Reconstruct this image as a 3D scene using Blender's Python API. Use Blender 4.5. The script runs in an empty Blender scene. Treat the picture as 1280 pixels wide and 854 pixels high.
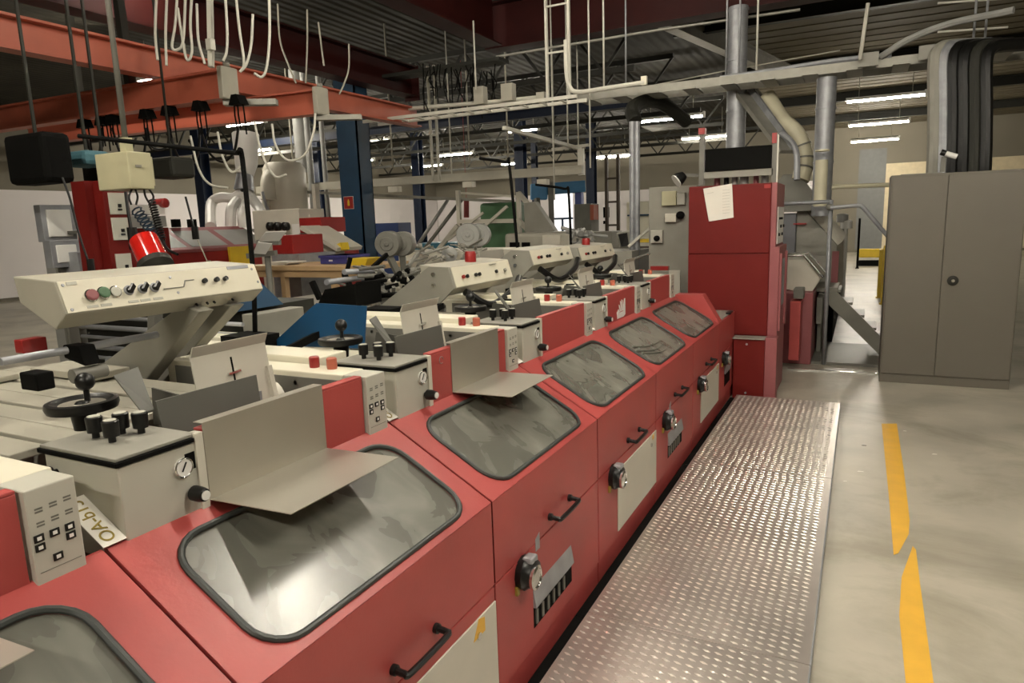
import bpy, math, random
from mathutils import Vector, Matrix
random.seed(7)
PI = math.pi
sc = bpy.context.scene
col = sc.collection

# ------------------------------------------------------------------ camera
FPX = 854.35; CAMH = 1.62
MR = ((0.89266003, 0.44954242, -0.03270608), (0.04828422, -0.16751837, -0.98468585), (-0.44813693, 0.87741051, -0.17124275))
cam_d = bpy.data.cameras.new('camera'); cam = bpy.data.objects.new('camera', cam_d); col.objects.link(cam)
rx, dn, fw = (Vector(r) for r in MR)
up = -dn; bk = -fw
cam.matrix_world = Matrix(((rx.x, up.x, bk.x, 0), (rx.y, up.y, bk.y, 0), (rx.z, up.z, bk.z, CAMH), (0, 0, 0, 1)))
cam_d.sensor_fit = 'HORIZONTAL'; cam_d.sensor_width = 36; cam_d.lens = 36 * FPX / 1280
cam_d.clip_start = .05; cam_d.clip_end = 200
sc.camera = cam

def ray(u, v):
    a = (u - 640) / FPX; b = (v - 427) / FPX
    return rx * a + dn * b + fw
def at(u, v, x=None, y=None, z=None, d=None):
    """world point seen at a photo pixel, at a known x, y, z or depth (used to survey the place)"""
    r = ray(u, v); c = Vector((0, 0, CAMH))
    if x is not None: t = x / r.x
    elif y is not None: t = y / r.y
    elif z is not None: t = (z - CAMH) / r.z
    else: t = d
    return c + r * t

# ------------------------------------------------------------------ materials
def mat(name, c, rough=.5, metal=0., var=.12, scale=6., bump=0., bscale=40., coat=0., c2=None, lo=.35, hi=.7, spec=.5):
    m = bpy.data.materials.new(name); m.use_nodes = True
    nt = m.node_tree; N = nt.nodes; L = nt.links
    p = N['Principled BSDF']
    p.inputs['Roughness'].default_value = rough; p.inputs['Metallic'].default_value = metal
    p.inputs['Coat Weight'].default_value = coat; p.inputs['Specular IOR Level'].default_value = spec
    tc = N.new('ShaderNodeTexCoord'); no = N.new('ShaderNodeTexNoise')
    no.inputs['Scale'].default_value = scale; no.inputs['Detail'].default_value = 5
    L.new(tc.outputs['Object'], no.inputs['Vector'])
    rp = N.new('ShaderNodeValToRGB'); L.new(no.outputs['Fac'], rp.inputs['Fac'])
    e = rp.color_ramp.elements; e[0].position = lo; e[1].position = hi
    c2 = c2 or tuple(x * (1 - var) for x in c)
    e[0].color = (*c2, 1); e[1].color = (*c, 1)
    L.new(rp.outputs['Color'], p.inputs['Base Color'])
    mr = N.new('ShaderNodeMapRange'); L.new(no.outputs['Fac'], mr.inputs['Value'])
    mr.inputs['To Min'].default_value = max(rough - .06, 0); mr.inputs['To Max'].default_value = min(rough + .1, 1)
    L.new(mr.outputs['Result'], p.inputs['Roughness'])
    if bump:
        n2 = N.new('ShaderNodeTexNoise'); n2.inputs['Scale'].default_value = bscale
        L.new(tc.outputs['Object'], n2.inputs['Vector'])
        b = N.new('ShaderNodeBump'); b.inputs['Strength'].default_value = bump; b.inputs['Distance'].default_value = .01
        L.new(n2.outputs['Fac'], b.inputs['Height']); L.new(b.outputs['Normal'], p.inputs['Normal'])
    return m

M = {}
M['red'] = mat('machine_red_paint', (.41, .062, .056), .42, 0, .2, 3, bump=.03, bscale=90)
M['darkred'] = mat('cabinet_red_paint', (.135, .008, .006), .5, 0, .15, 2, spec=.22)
M['redx'] = mat('bright_red', (.30, .02, .018), .3)
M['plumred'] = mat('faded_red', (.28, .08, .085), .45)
M['grey'] = mat('warm_grey_paint', (.40, .38, .31), .5, 0, .12, 5)
M['dgrey'] = mat('dark_grey_paint', (.17, .165, .14), .5, 0, .2, 5)
M['midgrey'] = mat('mid_grey_paint', (.27, .26, .22), .5, 0, .15, 5)
M['cream'] = mat('cream_enamel', (.74, .70, .56), .4, 0, .08, 4)
M['offwhite'] = mat('off_white_paint', (.60, .57, .48), .5, 0, .1, 4)
M['ctl'] = mat('control_face', (.48, .47, .40), .45, 0, .06, 4)
M['steel'] = mat('brushed_steel', (.50, .47, .40), .38, .75, .12, 3)
M['galv'] = mat('galvanised_metal', (.40, .41, .43), .5, .55, .25, 9)
M['alu'] = mat('aluminium_plate', (.66, .60, .54), .30, .7, .25, 2.2, lo=.3, hi=.75)
M['worn'] = mat('worn_aluminium', (.86, .80, .72), .25, .6, .05)
M['trough'] = mat('trough_paint', (.095, .094, .08), .5)
M['black'] = mat('black_plastic', (.006, .006, .0055), .35, spec=.35)
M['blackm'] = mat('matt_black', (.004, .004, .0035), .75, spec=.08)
M['rubber'] = mat('rubber_seal', (.035, .04, .036), .5)
M['chrome'] = mat('chrome', (.75, .75, .72), .15, 1., .05)
M['orange'] = mat('orange_red_steel', (.50, .13, .075), .45, 0, .2, 3)
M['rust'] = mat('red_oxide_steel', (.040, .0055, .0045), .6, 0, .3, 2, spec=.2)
M['blue'] = mat('blue_guard', (.0, .055, .145), .45)
M['navy'] = mat('navy_column', (.006, .045, .10), .5, 0, .3, 3)
M['sky'] = mat('light_blue_paint', (.06, .24, .48), .5)
M['green'] = mat('green_paint', (.07, .16, .075), .5)
M['yellow'] = mat('yellow_paint', (.78, .44, .05), .5, 0, .12, 8)
M['yel2'] = mat('yellow_plastic', (.75, .52, .03), .4)
M['wood'] = mat('pale_wood', (.56, .38, .20), .5, 0, .2, 3)
M['paper'] = mat('paper', (.74, .71, .64), .8, 0, .03)
M['white'] = mat('white_plastic', (.78, .77, .73), .5, 0, .05)
M['floor'] = mat('concrete_floor', (.46, .425, .345), .42, 0, .3, 1.6, bump=.05, bscale=14, lo=.3, hi=.62)
M['locker'] = mat('locker_paint', (.125, .112, .088), .5, 0, .06, 3)
M['beige'] = mat('beige_box', (.50, .47, .30), .5)
M['trunk'] = mat('cable_white', (.62, .60, .52), .45)
M['tray'] = mat('cable_tray_metal', (.30, .29, .25), .5, .4, .2, 8)
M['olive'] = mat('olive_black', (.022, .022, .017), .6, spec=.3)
M['fnavy'] = mat('dark_navy_steel', (.004, .010, .028), .5, spec=.3)
M['brown'] = mat('brown_steel', (.07, .05, .035), .6)
M['violet'] = mat('violet_crate', (.05, .05, .22), .45)
M['teal'] = mat('teal_cloth', (.05, .14, .17), .7)
M['gold'] = mat('olive_gold_print', (.30, .22, .03), .6)
M['hose'] = mat('cream_hose', (.62, .58, .42), .5)
M['wallw'] = mat('white_painted_wall', (.80, .76, .75), .8, 0, .06, .6)
M['wallb'] = mat('beige_upper_wall', (.21, .19, .145), .8, 0, .1, .6)
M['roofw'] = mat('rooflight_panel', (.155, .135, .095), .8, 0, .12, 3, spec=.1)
M['dteal'] = mat('dark_teal_steel', (.012, .035, .045), .5)
M['pale'] = mat('fan_guard_grey', (.33, .33, .31), .5, .2)

def wave_mat(name, c, c2, scale, axis='X', rough=.6, bump=.6):
    m = mat(name, c, rough, c2=c2, scale=1.2, spec=.08)
    nt = m.node_tree; N = nt.nodes; L = nt.links
    tc = N.new('ShaderNodeTexCoord'); w = N.new('ShaderNodeTexWave'); w.wave_type = 'BANDS'; w.bands_direction = axis
    w.inputs['Scale'].default_value = scale; L.new(tc.outputs['Object'], w.inputs['Vector'])
    b = N.new('ShaderNodeBump'); b.inputs['Strength'].default_value = bump; b.inputs['Distance'].default_value = .05
    L.new(w.outputs['Fac'], b.inputs['Height']); L.new(b.outputs['Normal'], N['Principled BSDF'].inputs['Normal'])
    return m
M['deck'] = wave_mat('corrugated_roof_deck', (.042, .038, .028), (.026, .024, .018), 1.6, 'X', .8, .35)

def floor_detail():
    m = M['floor']; nt = m.node_tree; N = nt.nodes; L = nt.links
    p = N['Principled BSDF']; src = p.inputs['Base Color'].links[0].from_socket
    tc = N.new('ShaderNodeTexCoord'); n = N.new('ShaderNodeTexNoise'); n.inputs['Scale'].default_value = 1.1
    n.inputs['Detail'].default_value = 8; n.inputs['Roughness'].default_value = .65; n.inputs['Distortion'].default_value = .5
    mp = N.new('ShaderNodeMapping'); mp.inputs['Scale'].default_value = (1, 1.35, 1)
    L.new(tc.outputs['Object'], mp.inputs['Vector']); L.new(mp.outputs['Vector'], n.inputs['Vector'])
    r = N.new('ShaderNodeValToRGB'); r.color_ramp.elements[0].position = .34; r.color_ramp.elements[0].color = (.66, .65, .60, 1)
    r.color_ramp.elements[1].position = .52; r.color_ramp.elements[1].color = (1, 1, 1, 1)
    L.new(n.outputs['Fac'], r.inputs['Fac'])
    mx = N.new('ShaderNodeMix'); mx.data_type = 'RGBA'; mx.blend_type = 'MULTIPLY'; mx.inputs[0].default_value = .8
    L.new(src, mx.inputs[6]); L.new(r.outputs['Color'], mx.inputs[7]); L.new(mx.outputs[2], p.inputs['Base Color'])
floor_detail()

def glass_mat():
    m = bpy.data.materials.new('dusty_window_glass'); m.use_nodes = True
    nt = m.node_tree; N = nt.nodes; L = nt.links
    p = N['Principled BSDF']; p.inputs['Roughness'].default_value = .22; p.inputs['Specular IOR Level'].default_value = .7
    tc = N.new('ShaderNodeTexCoord')
    n = N.new('ShaderNodeTexNoise'); n.inputs['Scale'].default_value = 4; n.inputs['Detail'].default_value = 3; n.inputs['Distortion'].default_value = .9
    mp = N.new('ShaderNodeMapping'); mp.inputs['Rotation'].default_value = (0, 0, .9); mp.inputs['Scale'].default_value = (1, 1.6, 1)
    L.new(tc.outputs['Object'], mp.inputs['Vector']); L.new(mp.outputs['Vector'], n.inputs['Vector'])
    r = N.new('ShaderNodeValToRGB'); r.color_ramp.elements[0].position = .45; r.color_ramp.elements[0].color = (.15, .15, .125, 1)
    r.color_ramp.elements[1].position = .85; r.color_ramp.elements[1].color = (.29, .285, .235, 1)
    L.new(n.outputs['Fac'], r.inputs['Fac']); L.new(r.outputs['Color'], p.inputs['Base Color'])
    mr = N.new('ShaderNodeMapRange'); mr.inputs['From Min'].default_value = .4; mr.inputs['From Max'].default_value = .7
    mr.inputs['To Min'].default_value = .24; mr.inputs['To Max'].default_value = .36
    L.new(n.outputs['Fac'], mr.inputs['Value']); L.new(mr.outputs['Result'], p.inputs['Roughness'])
    mr2 = N.new('ShaderNodeMapRange'); mr2.inputs['From Min'].default_value = .4; mr2.inputs['From Max'].default_value = .7
    mr2.inputs['To Min'].default_value = .80; mr2.inputs['To Max'].default_value = .95
    L.new(n.outputs['Fac'], mr2.inputs['Value']); L.new(mr2.outputs['Result'], p.inputs['Alpha'])
    return m
M['glass'] = glass_mat()

def emit(name, c, s):
    m = bpy.data.materials.new(name); m.use_nodes = True; p = m.node_tree.nodes['Principled BSDF']
    p.inputs['Base Color'].default_value = (*c, 1); p.inputs['Emission Color'].default_value = (*c, 1); p.inputs['Emission Strength'].default_value = s
    return m
M['tube'] = emit('fluorescent_tube', (1, .95, .82), 7.)
M['skyglow'] = emit('daylit_opening', (.90, .90, .92), .45)

# ------------------------------------------------------------------ mesh builder
BASE = {}
class MB:
    def __init__(s): s.v = []; s.f = []; s.sm = []
    def face(s, pts, smooth=False):
        n = len(s.v); s.v += [Vector(p) for p in pts]; s.f.append(tuple(range(n, n + len(pts)))); s.sm.append(smooth); return s
    def mesh(s, vs, fs, smooth=False):
        n = len(s.v); s.v += [Vector(p) for p in vs]
        for f in fs: s.f.append(tuple(i + n for i in f)); s.sm.append(smooth)
        return s
    def box(s, x0, x1, y0, y1, z0, z1):
        vs = [(x, y, z) for x in (x0, x1) for y in (y0, y1) for z in (z0, z1)]
        return s.mesh(vs, [(0, 1, 3, 2), (4, 6, 7, 5), (0, 4, 5, 1), (2, 3, 7, 6), (0, 2, 6, 4), (1, 5, 7, 3)])
    def hexa(s, a, b):
        """two quads a and b (4 points each) joined into a solid"""
        return s.mesh(list(a) + list(b), [(3, 2, 1, 0), (4, 5, 6, 7), (0, 1, 5, 4), (1, 2, 6, 5), (2, 3, 7, 6), (3, 0, 4, 7)])
    def prism(s, pts, axis, a0, a1):
        """pts 2-D in the other two axes (x,z)|(y,z)|(x,y)"""
        def mk(p, a):
            return (a, p[0], p[1]) if axis == 'x' else (p[0], a, p[1]) if axis == 'y' else (p[0], p[1], a)
        n = len(pts); vs = [mk(p, a0) for p in pts] + [mk(p, a1) for p in pts]
        fs = [tuple(range(n))[::-1], tuple(range(n, 2 * n))] + [(i, (i + 1) % n, n + (i + 1) % n, n + i) for i in range(n)]
        return s.mesh(vs, fs)
    def slab(s, pts, th):
        """polygon with thickness along its own normal"""
        pts = [Vector(p) for p in pts]; nrm = (pts[1] - pts[0]).cross(pts[2] - pts[0]).normalized() * th
        n = len(pts); vs = pts + [p + nrm for p in pts]
        return s.mesh(vs, [tuple(range(n))[::-1], tuple(range(n, 2 * n))] + [(i, (i + 1) % n, n + (i + 1) % n, n + i) for i in range(n)])
    def beam(s, p0, p1, w, h, upv=(0, 0, 1)):
        p0 = Vector(p0); p1 = Vector(p1); d = (p1 - p0).normalized(); u = Vector(upv)
        if abs(d.dot(u)) > .99: u = Vector((0, 1, 0))
        r = d.cross(u).normalized() * w / 2; u = r.cross(d).normalized() * h / 2
        q = [-r - u, r - u, r + u, -r + u]
        return s.hexa([p0 + k for k in q], [p1 + k for k in q])
    def tube(s, pts, r, n=8, closed=False, r2=None):
        pts = [Vector(p) for p in pts]; m = len(pts); rings = []; prev = None
        for i, p in enumerate(pts):
            if closed: t = pts[(i + 1) % m] - pts[i - 1]
            else: t = pts[min(i + 1, m - 1)] - pts[max(i - 1, 0)]
            t.normalize()
            if prev is None:
                a = Vector((0, 0, 1)) if abs(t.z) < .9 else Vector((1, 0, 0)); a = (a - t * a.dot(t)).normalized()
            else: a = (prev - t * prev.dot(t)).normalized()
            prev = a; b = t.cross(a); rr = r if r2 is None else r + (r2 - r) * i / (m - 1)
            rings.append([p + (a * math.cos(2 * PI * k / n) + b * math.sin(2 * PI * k / n)) * rr for k in range(n)])
        n0 = len(s.v); s.v += [q for ring in rings for q in ring]
        for i in range(m if closed else m - 1):
            j = (i + 1) % m
            for k in range(n):
                s.f.append((n0 + i * n + k, n0 + i * n + (k + 1) % n, n0 + j * n + (k + 1) % n, n0 + j * n + k)); s.sm.append(True)
        if not closed:
            s.f.append(tuple(n0 + k for k in range(n))[::-1]); s.sm.append(False)
            s.f.append(tuple(n0 + (m - 1) * n + k for k in range(n))); s.sm.append(False)
        return s
    def cyl(s, p0, p1, r, n=16, r2=None): return s.tube([p0, p1], r, n, r2=r2)
    def lathe(s, c, axis, prof, n=20):
        """prof: (radius, distance along axis)"""
        c = Vector(c); ax = Vector(axis).normalized(); a = Vector((0, 0, 1)) if abs(ax.z) < .9 else Vector((1, 0, 0))
        a = (a - ax * a.dot(ax)).normalized(); b = ax.cross(a); n0 = len(s.v)
        for r, h in prof:
            for k in range(n): s.v.append(c + ax * h + (a * math.cos(2 * PI * k / n) + b * math.sin(2 * PI * k / n)) * max(r, 1e-4))
        for i in range(len(prof) - 1):
            for k in range(n):
                s.f.append((n0 + i * n + k, n0 + i * n + (k + 1) % n, n0 + (i + 1) * n + (k + 1) % n, n0 + (i + 1) * n + k)); s.sm.append(True)
        s.f.append(tuple(n0 + k for k in range(n))[::-1]); s.sm.append(False)
        s.f.append(tuple(n0 + (len(prof) - 1) * n + k for k in range(n))); s.sm.append(False)
        return s
    def ball(s, c, r, n=14):
        return s.lathe(c, (0, 0, 1), [(r * math.sin(PI * i / 8), -r * math.cos(PI * i / 8)) for i in range(9)], n)
    def build(s, name, m, parent=None, bevel=0., base=None):
        me = bpy.data.meshes.new(name)
        if parent is not None: o0 = BASE[parent]
        else:
            if base is None:
                xs = [p.x for p in s.v]; ys = [p.y for p in s.v]; zs = [p.z for p in s.v]
                base = ((min(xs) + max(xs)) / 2, (min(ys) + max(ys)) / 2, min(zs))
            o0 = Vector(base)
        me.from_pydata([tuple(p - o0) for p in s.v], [], s.f)
        me.polygons.foreach_set('use_smooth', s.sm)
        me.materials.append(m if not isinstance(m, str) else M[m])
        import bmesh
        bm = bmesh.new(); bm.from_mesh(me); bmesh.ops.recalc_face_normals(bm, faces=bm.faces)
        for e in bm.edges:
            if len(e.link_faces) == 2 and e.calc_face_angle(0) > .62: e.smooth = False
        bm.to_mesh(me); bm.free()
        o = bpy.data.objects.new(name, me); col.objects.link(o)
        if parent is not None: o.parent = parent
        else: o.location = o0
        BASE[o] = o0
        if bevel:
            b = o.modifiers.new('bevel', 'BEVEL'); b.width = bevel; b.segments = 2; b.limit_method = 'ANGLE'
        return o

def thing(name, label, cat, loc, group=None):
    o = bpy.data.objects.new(name, None); col.objects.link(o); o.location = loc; o.empty_display_size = .1
    o['label'] = label; o['category'] = cat
    if group: o['group'] = group
    BASE[o] = Vector(loc); return o
def tag(o, label, cat, group=None, kind=None):
    o['label'] = label; o['category'] = cat
    if group: o['group'] = group
    if kind: o['kind'] = kind
    return o
def struct(o): o['kind'] = 'structure'; return o
def part(name, m, parent, fn, bevel=0., label=None):
    b = MB(); fn(b); o = b.build(name, m, parent, bevel)
    if label: o['label'] = label
    return o
def text_mesh(name, body, size, m, parent, mtx, ext=.0006):
    cu = bpy.data.curves.new(name, 'FONT'); cu.body = body; cu.size = size; cu.extrude = ext; cu.align_x = 'CENTER'; cu.align_y = 'CENTER'
    tmp = bpy.data.objects.new(name, cu); col.objects.link(tmp)
    dg = bpy.context.evaluated_depsgraph_get(); me = bpy.data.meshes.new_from_object(tmp.evaluated_get(dg))
    bpy.data.objects.remove(tmp); me.transform(Matrix.Translation(-BASE[parent]) @ mtx)
    me.materials.clear(); me.materials.append(M[m]); me.name = name
    o = bpy.data.objects.new(name, me); col.objects.link(o); o.parent = parent; BASE[o] = BASE[parent]; return o
def arc(c, r, a0, a1, u, v, n=8):
    c = Vector(c); u = Vector(u); v = Vector(v)
    return [c + u * r * math.cos(a0 + (a1 - a0) * i / n) + v * r * math.sin(a0 + (a1 - a0) * i / n) for i in range(n + 1)]
def smoothpath(pts, n=6):
    """Catmull-Rom through the points"""
    P = [Vector(p) for p in pts]; P = [P[0] * 2 - P[1]] + P + [P[-1] * 2 - P[-2]]; out = []
    for i in range(1, len(P) - 2):
        for k in range(n):
            t = k / n
            out.append(.5 * ((2 * P[i]) + (P[i + 1] - P[i - 1]) * t + (2 * P[i - 1] - 5 * P[i] + 4 * P[i + 1] - P[i + 2]) * t * t + (3 * P[i] - P[i - 1] - 3 * P[i + 1] + P[i + 2]) * t ** 3))
    out.append(P[-2]); return out

exec_parts = []
# ------------------------------------------------------------------ the hall
XL, XR, YF, YB, ZC = -20., 7., -6., 31., 5.0
struct(MB().box(XL, XR, YF, YB, -.2, 0).build('floor', 'floor'))
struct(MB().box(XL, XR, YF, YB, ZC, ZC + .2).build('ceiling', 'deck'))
def wall(nm, x0, x1, y0, y1, band=2.9):
    struct(MB().box(x0, x1, y0, y1, 0, ZC).build(nm, 'wallb'))
    return
wall('wall_left', XL - .2, XL, YF, YB); wall('wall_back', XL, XR, YB, YB + .2)
wall('wall_right', XR, XR + .2, YF, YB); wall('wall_front', XL, XR, YF - .2, YF)
struct(MB().box(XL, XL + .04, YF, YB - .05, .1, 2.9).build('trim_1', 'wallw'))
struct(MB().box(XL + .05, -1.2, YB - .04, YB, .1, 2.9).build('trim_2', 'wallw'))
struct(MB().box(-.2, .75, YB - .05, YB, .1, 4.0).build('trim_3', mat('grey_wall_panel', (.20, .205, .2), .7)))
struct(MB().box(.75, 6., YB - .05, YB, .1, 3.4).build('trim_4', mat('pale_yellow_wall', (.72, .62, .42), .8)))

# ------------------------------------------------------------------ the red collating machine
FX = -.974; RZ = .776; SL = .577; BX = -1.345
def hz(x): return RZ + SL * (FX - x)
def S3(x, y, off=0.): return Vector((x + .5 * off, y, hz(x) + .866 * off))
def rounded(x0, x1, y0, y1, r, n=6):
    """rounded rectangle on the slope as (x,y) pairs, r measured in y, foreshortened in x"""
    out = []
    for cx, cy, a in ((x1 - r * .86, y1 - r, 0), (x0 + r * .86, y1 - r, PI / 2), (x0 + r * .86, y0 + r, PI), (x1 - r * .86, y0 + r, 1.5 * PI)):
        for i in range(n + 1):
            t = a + PI / 2 * i / n; out.append((cx + r * .86 * math.cos(t), cy + r * math.sin(t)))
    return out
WHERE = {'A': 'at the lower left edge, nearest and mostly cut off', 'B': 'with the brightest large window in the foreground', 'C': 'under the second steel tray, front slot below its handle',
         'D': 'with the third window, white access door low on its front', 'E': 'whose window has dark streaks, slotted front', 'F': 'last sloped window before the raised end cheek'}

def star_knob(par, y, z):
    x = FX
    k = part('valve_knob', 'black', par, lambda b: b.lathe((x, y, z), (1, 0, 0), [(.058, 0), (.060, .022), (.05, .034), (.048, .05), (.03, .055)], 12))
    part('knob_ring', 'chrome', k, lambda b: b.lathe((x + .05, y - .008, z - .006), (1, 0, 0), [(.042, 0), (.042, .010), (.033, .014), (.031, .010)], 24))
    part('knob_lever', 'galv', k, lambda b: b.box(x + .01, x + .05, y - .02, y + .03, z + .02, z + .062), .008)
    part('yellow_tab', 'gold', k, lambda b: b.box(x, x + .010, y - .058, y - .040, z - .06, z - .03))
def handle(par, y0, y1, z):
    h = part('handle', 'black', par, lambda b: b.tube(smoothpath([(FX, y0, z), (FX + .035, y0, z - .002), (FX + .045, y0 + .015, z - .005), (FX + .045, y1 - .015, z - .005), (FX + .035, y1, z - .002), (FX, y1, z)], 4), .009, 8))
    for q in (y0, y1): part('handle_foot', 'black', h, lambda b: b.cyl((FX, q, z), (FX + .012, q, z), .014, 12))

def section(code, b, L=.95, white=False, slot=False, tray=None):
    y0, y1 = b + .003, b + L - .003
    t = thing('collating_station', 'red sheet-metal machine section ' + WHERE[code], 'machine', (-1.3, b + L / 2, 0), 'red collating machine sections in the row')
    part('lower_body', 'red', t, lambda m: (m.box(-2.1, FX, y0, y1, .115, .497), m.box(-2.1, FX - .004, y0, y1, 0.0, .115)), .003)
    # hood: front strip, slope with a window opening, side cheeks
    wx0, wx1, wy0, wy1 = -1.292, -1.002, b + .095, b + .86
    def hood(m):
        hole = rounded(wx0, wx1, wy0, wy1, .085); n = len(hole)
        def outer(p):
            # corner-aware projection of the hole point to the border
            cx, cy = (wx0 + wx1) / 2, (wy0 + wy1) / 2
            dx, dy = p[0] - cx, p[1] - cy; hx = FX - cx if dx > 0 else cx - BX; hy = (y1 - cy) if dy > 0 else cy - y0
            k = min(hx / abs(dx) if abs(dx) > 1e-6 else 9e9, hy / abs(dy) if abs(dy) > 1e-6 else 9e9); return (cx + dx * k, cy + dy * k)
        O = [outer(p) for p in hole]
        vs = [S3(*p) for p in hole] + [S3(*p) for p in O] + [S3(*p, -.012) for p in hole]
        fs = []
        for i in range(n):
            j = (i + 1) % n; fs += [(i, j, n + j, n + i), (i, 2 * n + i, 2 * n + j, j)]
        m.mesh(vs, fs)
        # fill corners left by the projection
        for cxn, cyn in ((FX, y1), (BX, y1), (BX, y0), (FX, y0)):
            c = Vector((cxn, cyn))
            best = None
            for i in range(n):
                a, d = Vector(O[i]), Vector(O[(i + 1) % n])
                if (abs(a.x - cxn) < 1e-4 and abs(d.y - cyn) < 1e-4) or (abs(a.y - cyn) < 1e-4 and abs(d.x - cxn) < 1e-4):
                    best = (a, d)
            if best: m.face([S3(*best[0]), S3(*c), S3(*best[1])])
        m.box(FX - .01, FX, y0, y1, .503, RZ - .002)
        for yy in (y0, y1 - .01): m.prism([(FX - .002, .503), (FX - .002, RZ - .003), (BX, hz(BX) - .003), (BX, .503)], 'y', yy, yy + .01)
        m.box(BX - .01, BX, y0, y1, .503, hz(BX))
    h = part('hood_cover', 'red', t, hood)
    hole = rounded(wx0, wx1, wy0, wy1, .085)
    part('window_seal', 'rubber', h, lambda m: m.tube([S3(*p, .003) for p in rounded(wx0 - .004, wx1 + .004, wy0 - .004, wy1 + .004, .088)], .0078, 8, closed=True))
    part('window_pane', 'glass', h, lambda m: (m.face([S3(*p, -.004) for p in hole])))
    if code == 'B':
        part('window_sticker', 'blue', h, lambda m: m.slab([S3(-1.20, b + .30, -.02), S3(-1.20, b + .36, -.02), S3(-1.165, b + .36, -.02), S3(-1.165, b + .30, -.02)], -.002))
        part('window_sticker', 'redx', h, lambda m: m.slab([S3(-1.185, b + .30, -.018), S3(-1.185, b + .325, -.018), S3(-1.165, b + .325, -.018), S3(-1.165, b + .30, -.018)], -.002))
    if code == 'E':
        def streak(m):
            for k, (a, c) in enumerate(((-1.16, .18), (-1.13, .14), (-1.10, .17))):
                m.tube([S3(a + .02 * math.sin(i / 9 * PI) + i * .006, b + c + .045 * i, .0) for i in range(10)], .006, 5, r2=.003)
        part('window_streaks', 'dgrey', h, streak)
    # inner works seen through the glass
    def inner(m):
        m.box(BX + .01, FX - .02, y0 + .012, y1 - .012, .505, .56)
        for k in range(5): m.cyl((BX + .05, y0 + .12 + .16 * k, .66), (FX - .06, y0 + .16 + .16 * k, .62), .035, 10)
        m.cyl((-1.2, y0 + .02, .72), (-1.2, y1 - .02, .72), .045, 12)
    part('inner_rollers', 'midgrey', t, inner)
    handle(t, b + .425, b + .615, .55)
    star_knob(t, b + .19, .45)
    if white:
        p = part('access_door', 'offwhite', t, lambda m: m.box(FX, FX + .006, b + .262, b + .946, .145, .452), .002)
        part('door_lock', 'chrome', p, lambda m: m.cyl((FX + .006, b + .83, .40), (FX + .012, b + .83, .40), .011, 12))
        part('warning_sticker', 'yellow', p, lambda m: m.prism([(b + .80, .395), (b + .87, .395), (b + .87, .44), (b + .835, .452)], 'x', FX + .006, FX + .007) if code == 'B' else m.box(FX + .006, FX + .007, b + .86, b + .89, .42, .445))
    if slot:
        def sl(m):
            m.box(FX - .001, FX + .001, b + .27, b + .63, .19, .27)
        s = part('card_slot', 'blackm', t, sl)
        part('slot_flap', 'galv', s, lambda m: m.hexa([(FX, b + .27, .27), (FX + .012, b + .27, .27), (FX + .012, b + .27, .275), (FX, b + .27, .345)],
                                                     [(FX, b + .63, .27), (FX + .012, b + .63, .27), (FX + .012, b + .63, .275), (FX, b + .63, .345)]))
        for k in range(6): part('slot_tooth', 'dgrey', s, lambda m: m.box(FX, FX + .006, b + .285 + .05 * k, b + .30 + .05 * k, .20, .255))
        part('paper_label', 'galv', t, lambda m: m.prism([(b + .30, .47), (b + .335, .47), (b + .335, .53), (b + .30, .515)], 'x', FX, FX + .0015))
    # red upright panel at the back of the hood
    bp = part('back_panel', 'red', t, lambda m: (m.box(BX - .012, BX, b + .255, b + .832, .97, 1.165), m.box(BX - .03, BX, b + .255, b + .832, 1.165, 1.172)), .002)
    if code == 'C':
        part('round_badge', 'pale', bp, lambda m: m.tube(arc((BX + .001, b + .325, 1.135), .013, 0, 1.7 * PI, (0, 1, 0), (0, 0, 1), 12), .0012, 5))
    if code == 'E':
        def logo(m):
            X0, X1 = BX, BX + .0016
            Y = b + .49; Z = 1.00
            m.prism([(Y - .04, Z), (Y + .09, Z), (Y + .09, Z + .035), (Y + .02, Z + .035)], 'x', X0, X1)
            m.prism([(Y + .09, Z), (Y + .13, Z + .01), (Y + .13, Z + .115), (Y + .11, Z + .115), (Y + .09, Z + .075)], 'x', X0, X1)
            m.prism([(Y + .075, Z + .04), (Y + .088, Z + .04), (Y + .07, Z + .11), (Y + .05, Z + .115)], 'x', X0, X1)
            m.prism([(Y + .05, Z + .04), (Y + .068, Z + .04), (Y + .045, Z + .10), (Y + .02, Z + .11)], 'x', X0, X1)
            m.prism([(Y + .02, Z + .04), (Y + .042, Z + .04), (Y + .018, Z + .08), (Y - .01, Z + .09)], 'x', X0, X1)
            m.prism([(Y - .035, Z + .006), (Y + .015, Z + .04), (Y - .01, Z + .06), (Y - .045, Z + .04)], 'x', X0, X1)
        part('white_emblem', 'white', bp, logo)
    # control module at the far end of the section
    cy0, cy1 = b + .838, b + .930
    c = part('control_panel', 'ctl', t, lambda m: (m.box(BX - .08, BX + .012, cy0, cy1, .975, 1.168)), .003)
    rows = [(.10, .078), (.10, .05), (.10, .022), (.082, .078), (.082, .022), (.052, .05), ]
    for dz, dy in rows:
        bt = part('push_button', 'black', c, lambda m: m.box(BX + .012, BX + .0145, cy1 - dy - .009, cy1 - dy + .009, .965 + dz, .965 + dz + .015), .001)
        part('button_mark', 'white', bt, lambda m: m.box(BX + .0145, BX + .015, cy1 - dy - .004, cy1 - dy + .004, .965 + dz + .004, .965 + dz + .011))
    def print_(m):
        for dz in (.128, .134, .155, .161):
            for k in range(3): m.box(BX + .012, BX + .0124, cy0 + .014 + k * .026, cy0 + .028 + k * .026, .965 + dz + .002 * k, .965 + dz + .0035 + .002 * k)
        m.box(BX + .012, BX + .0124, cy0 + .008, cy1 - .008, 1.004, 1.0055)
    part('panel_print', 'dgrey', c, print_)
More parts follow.
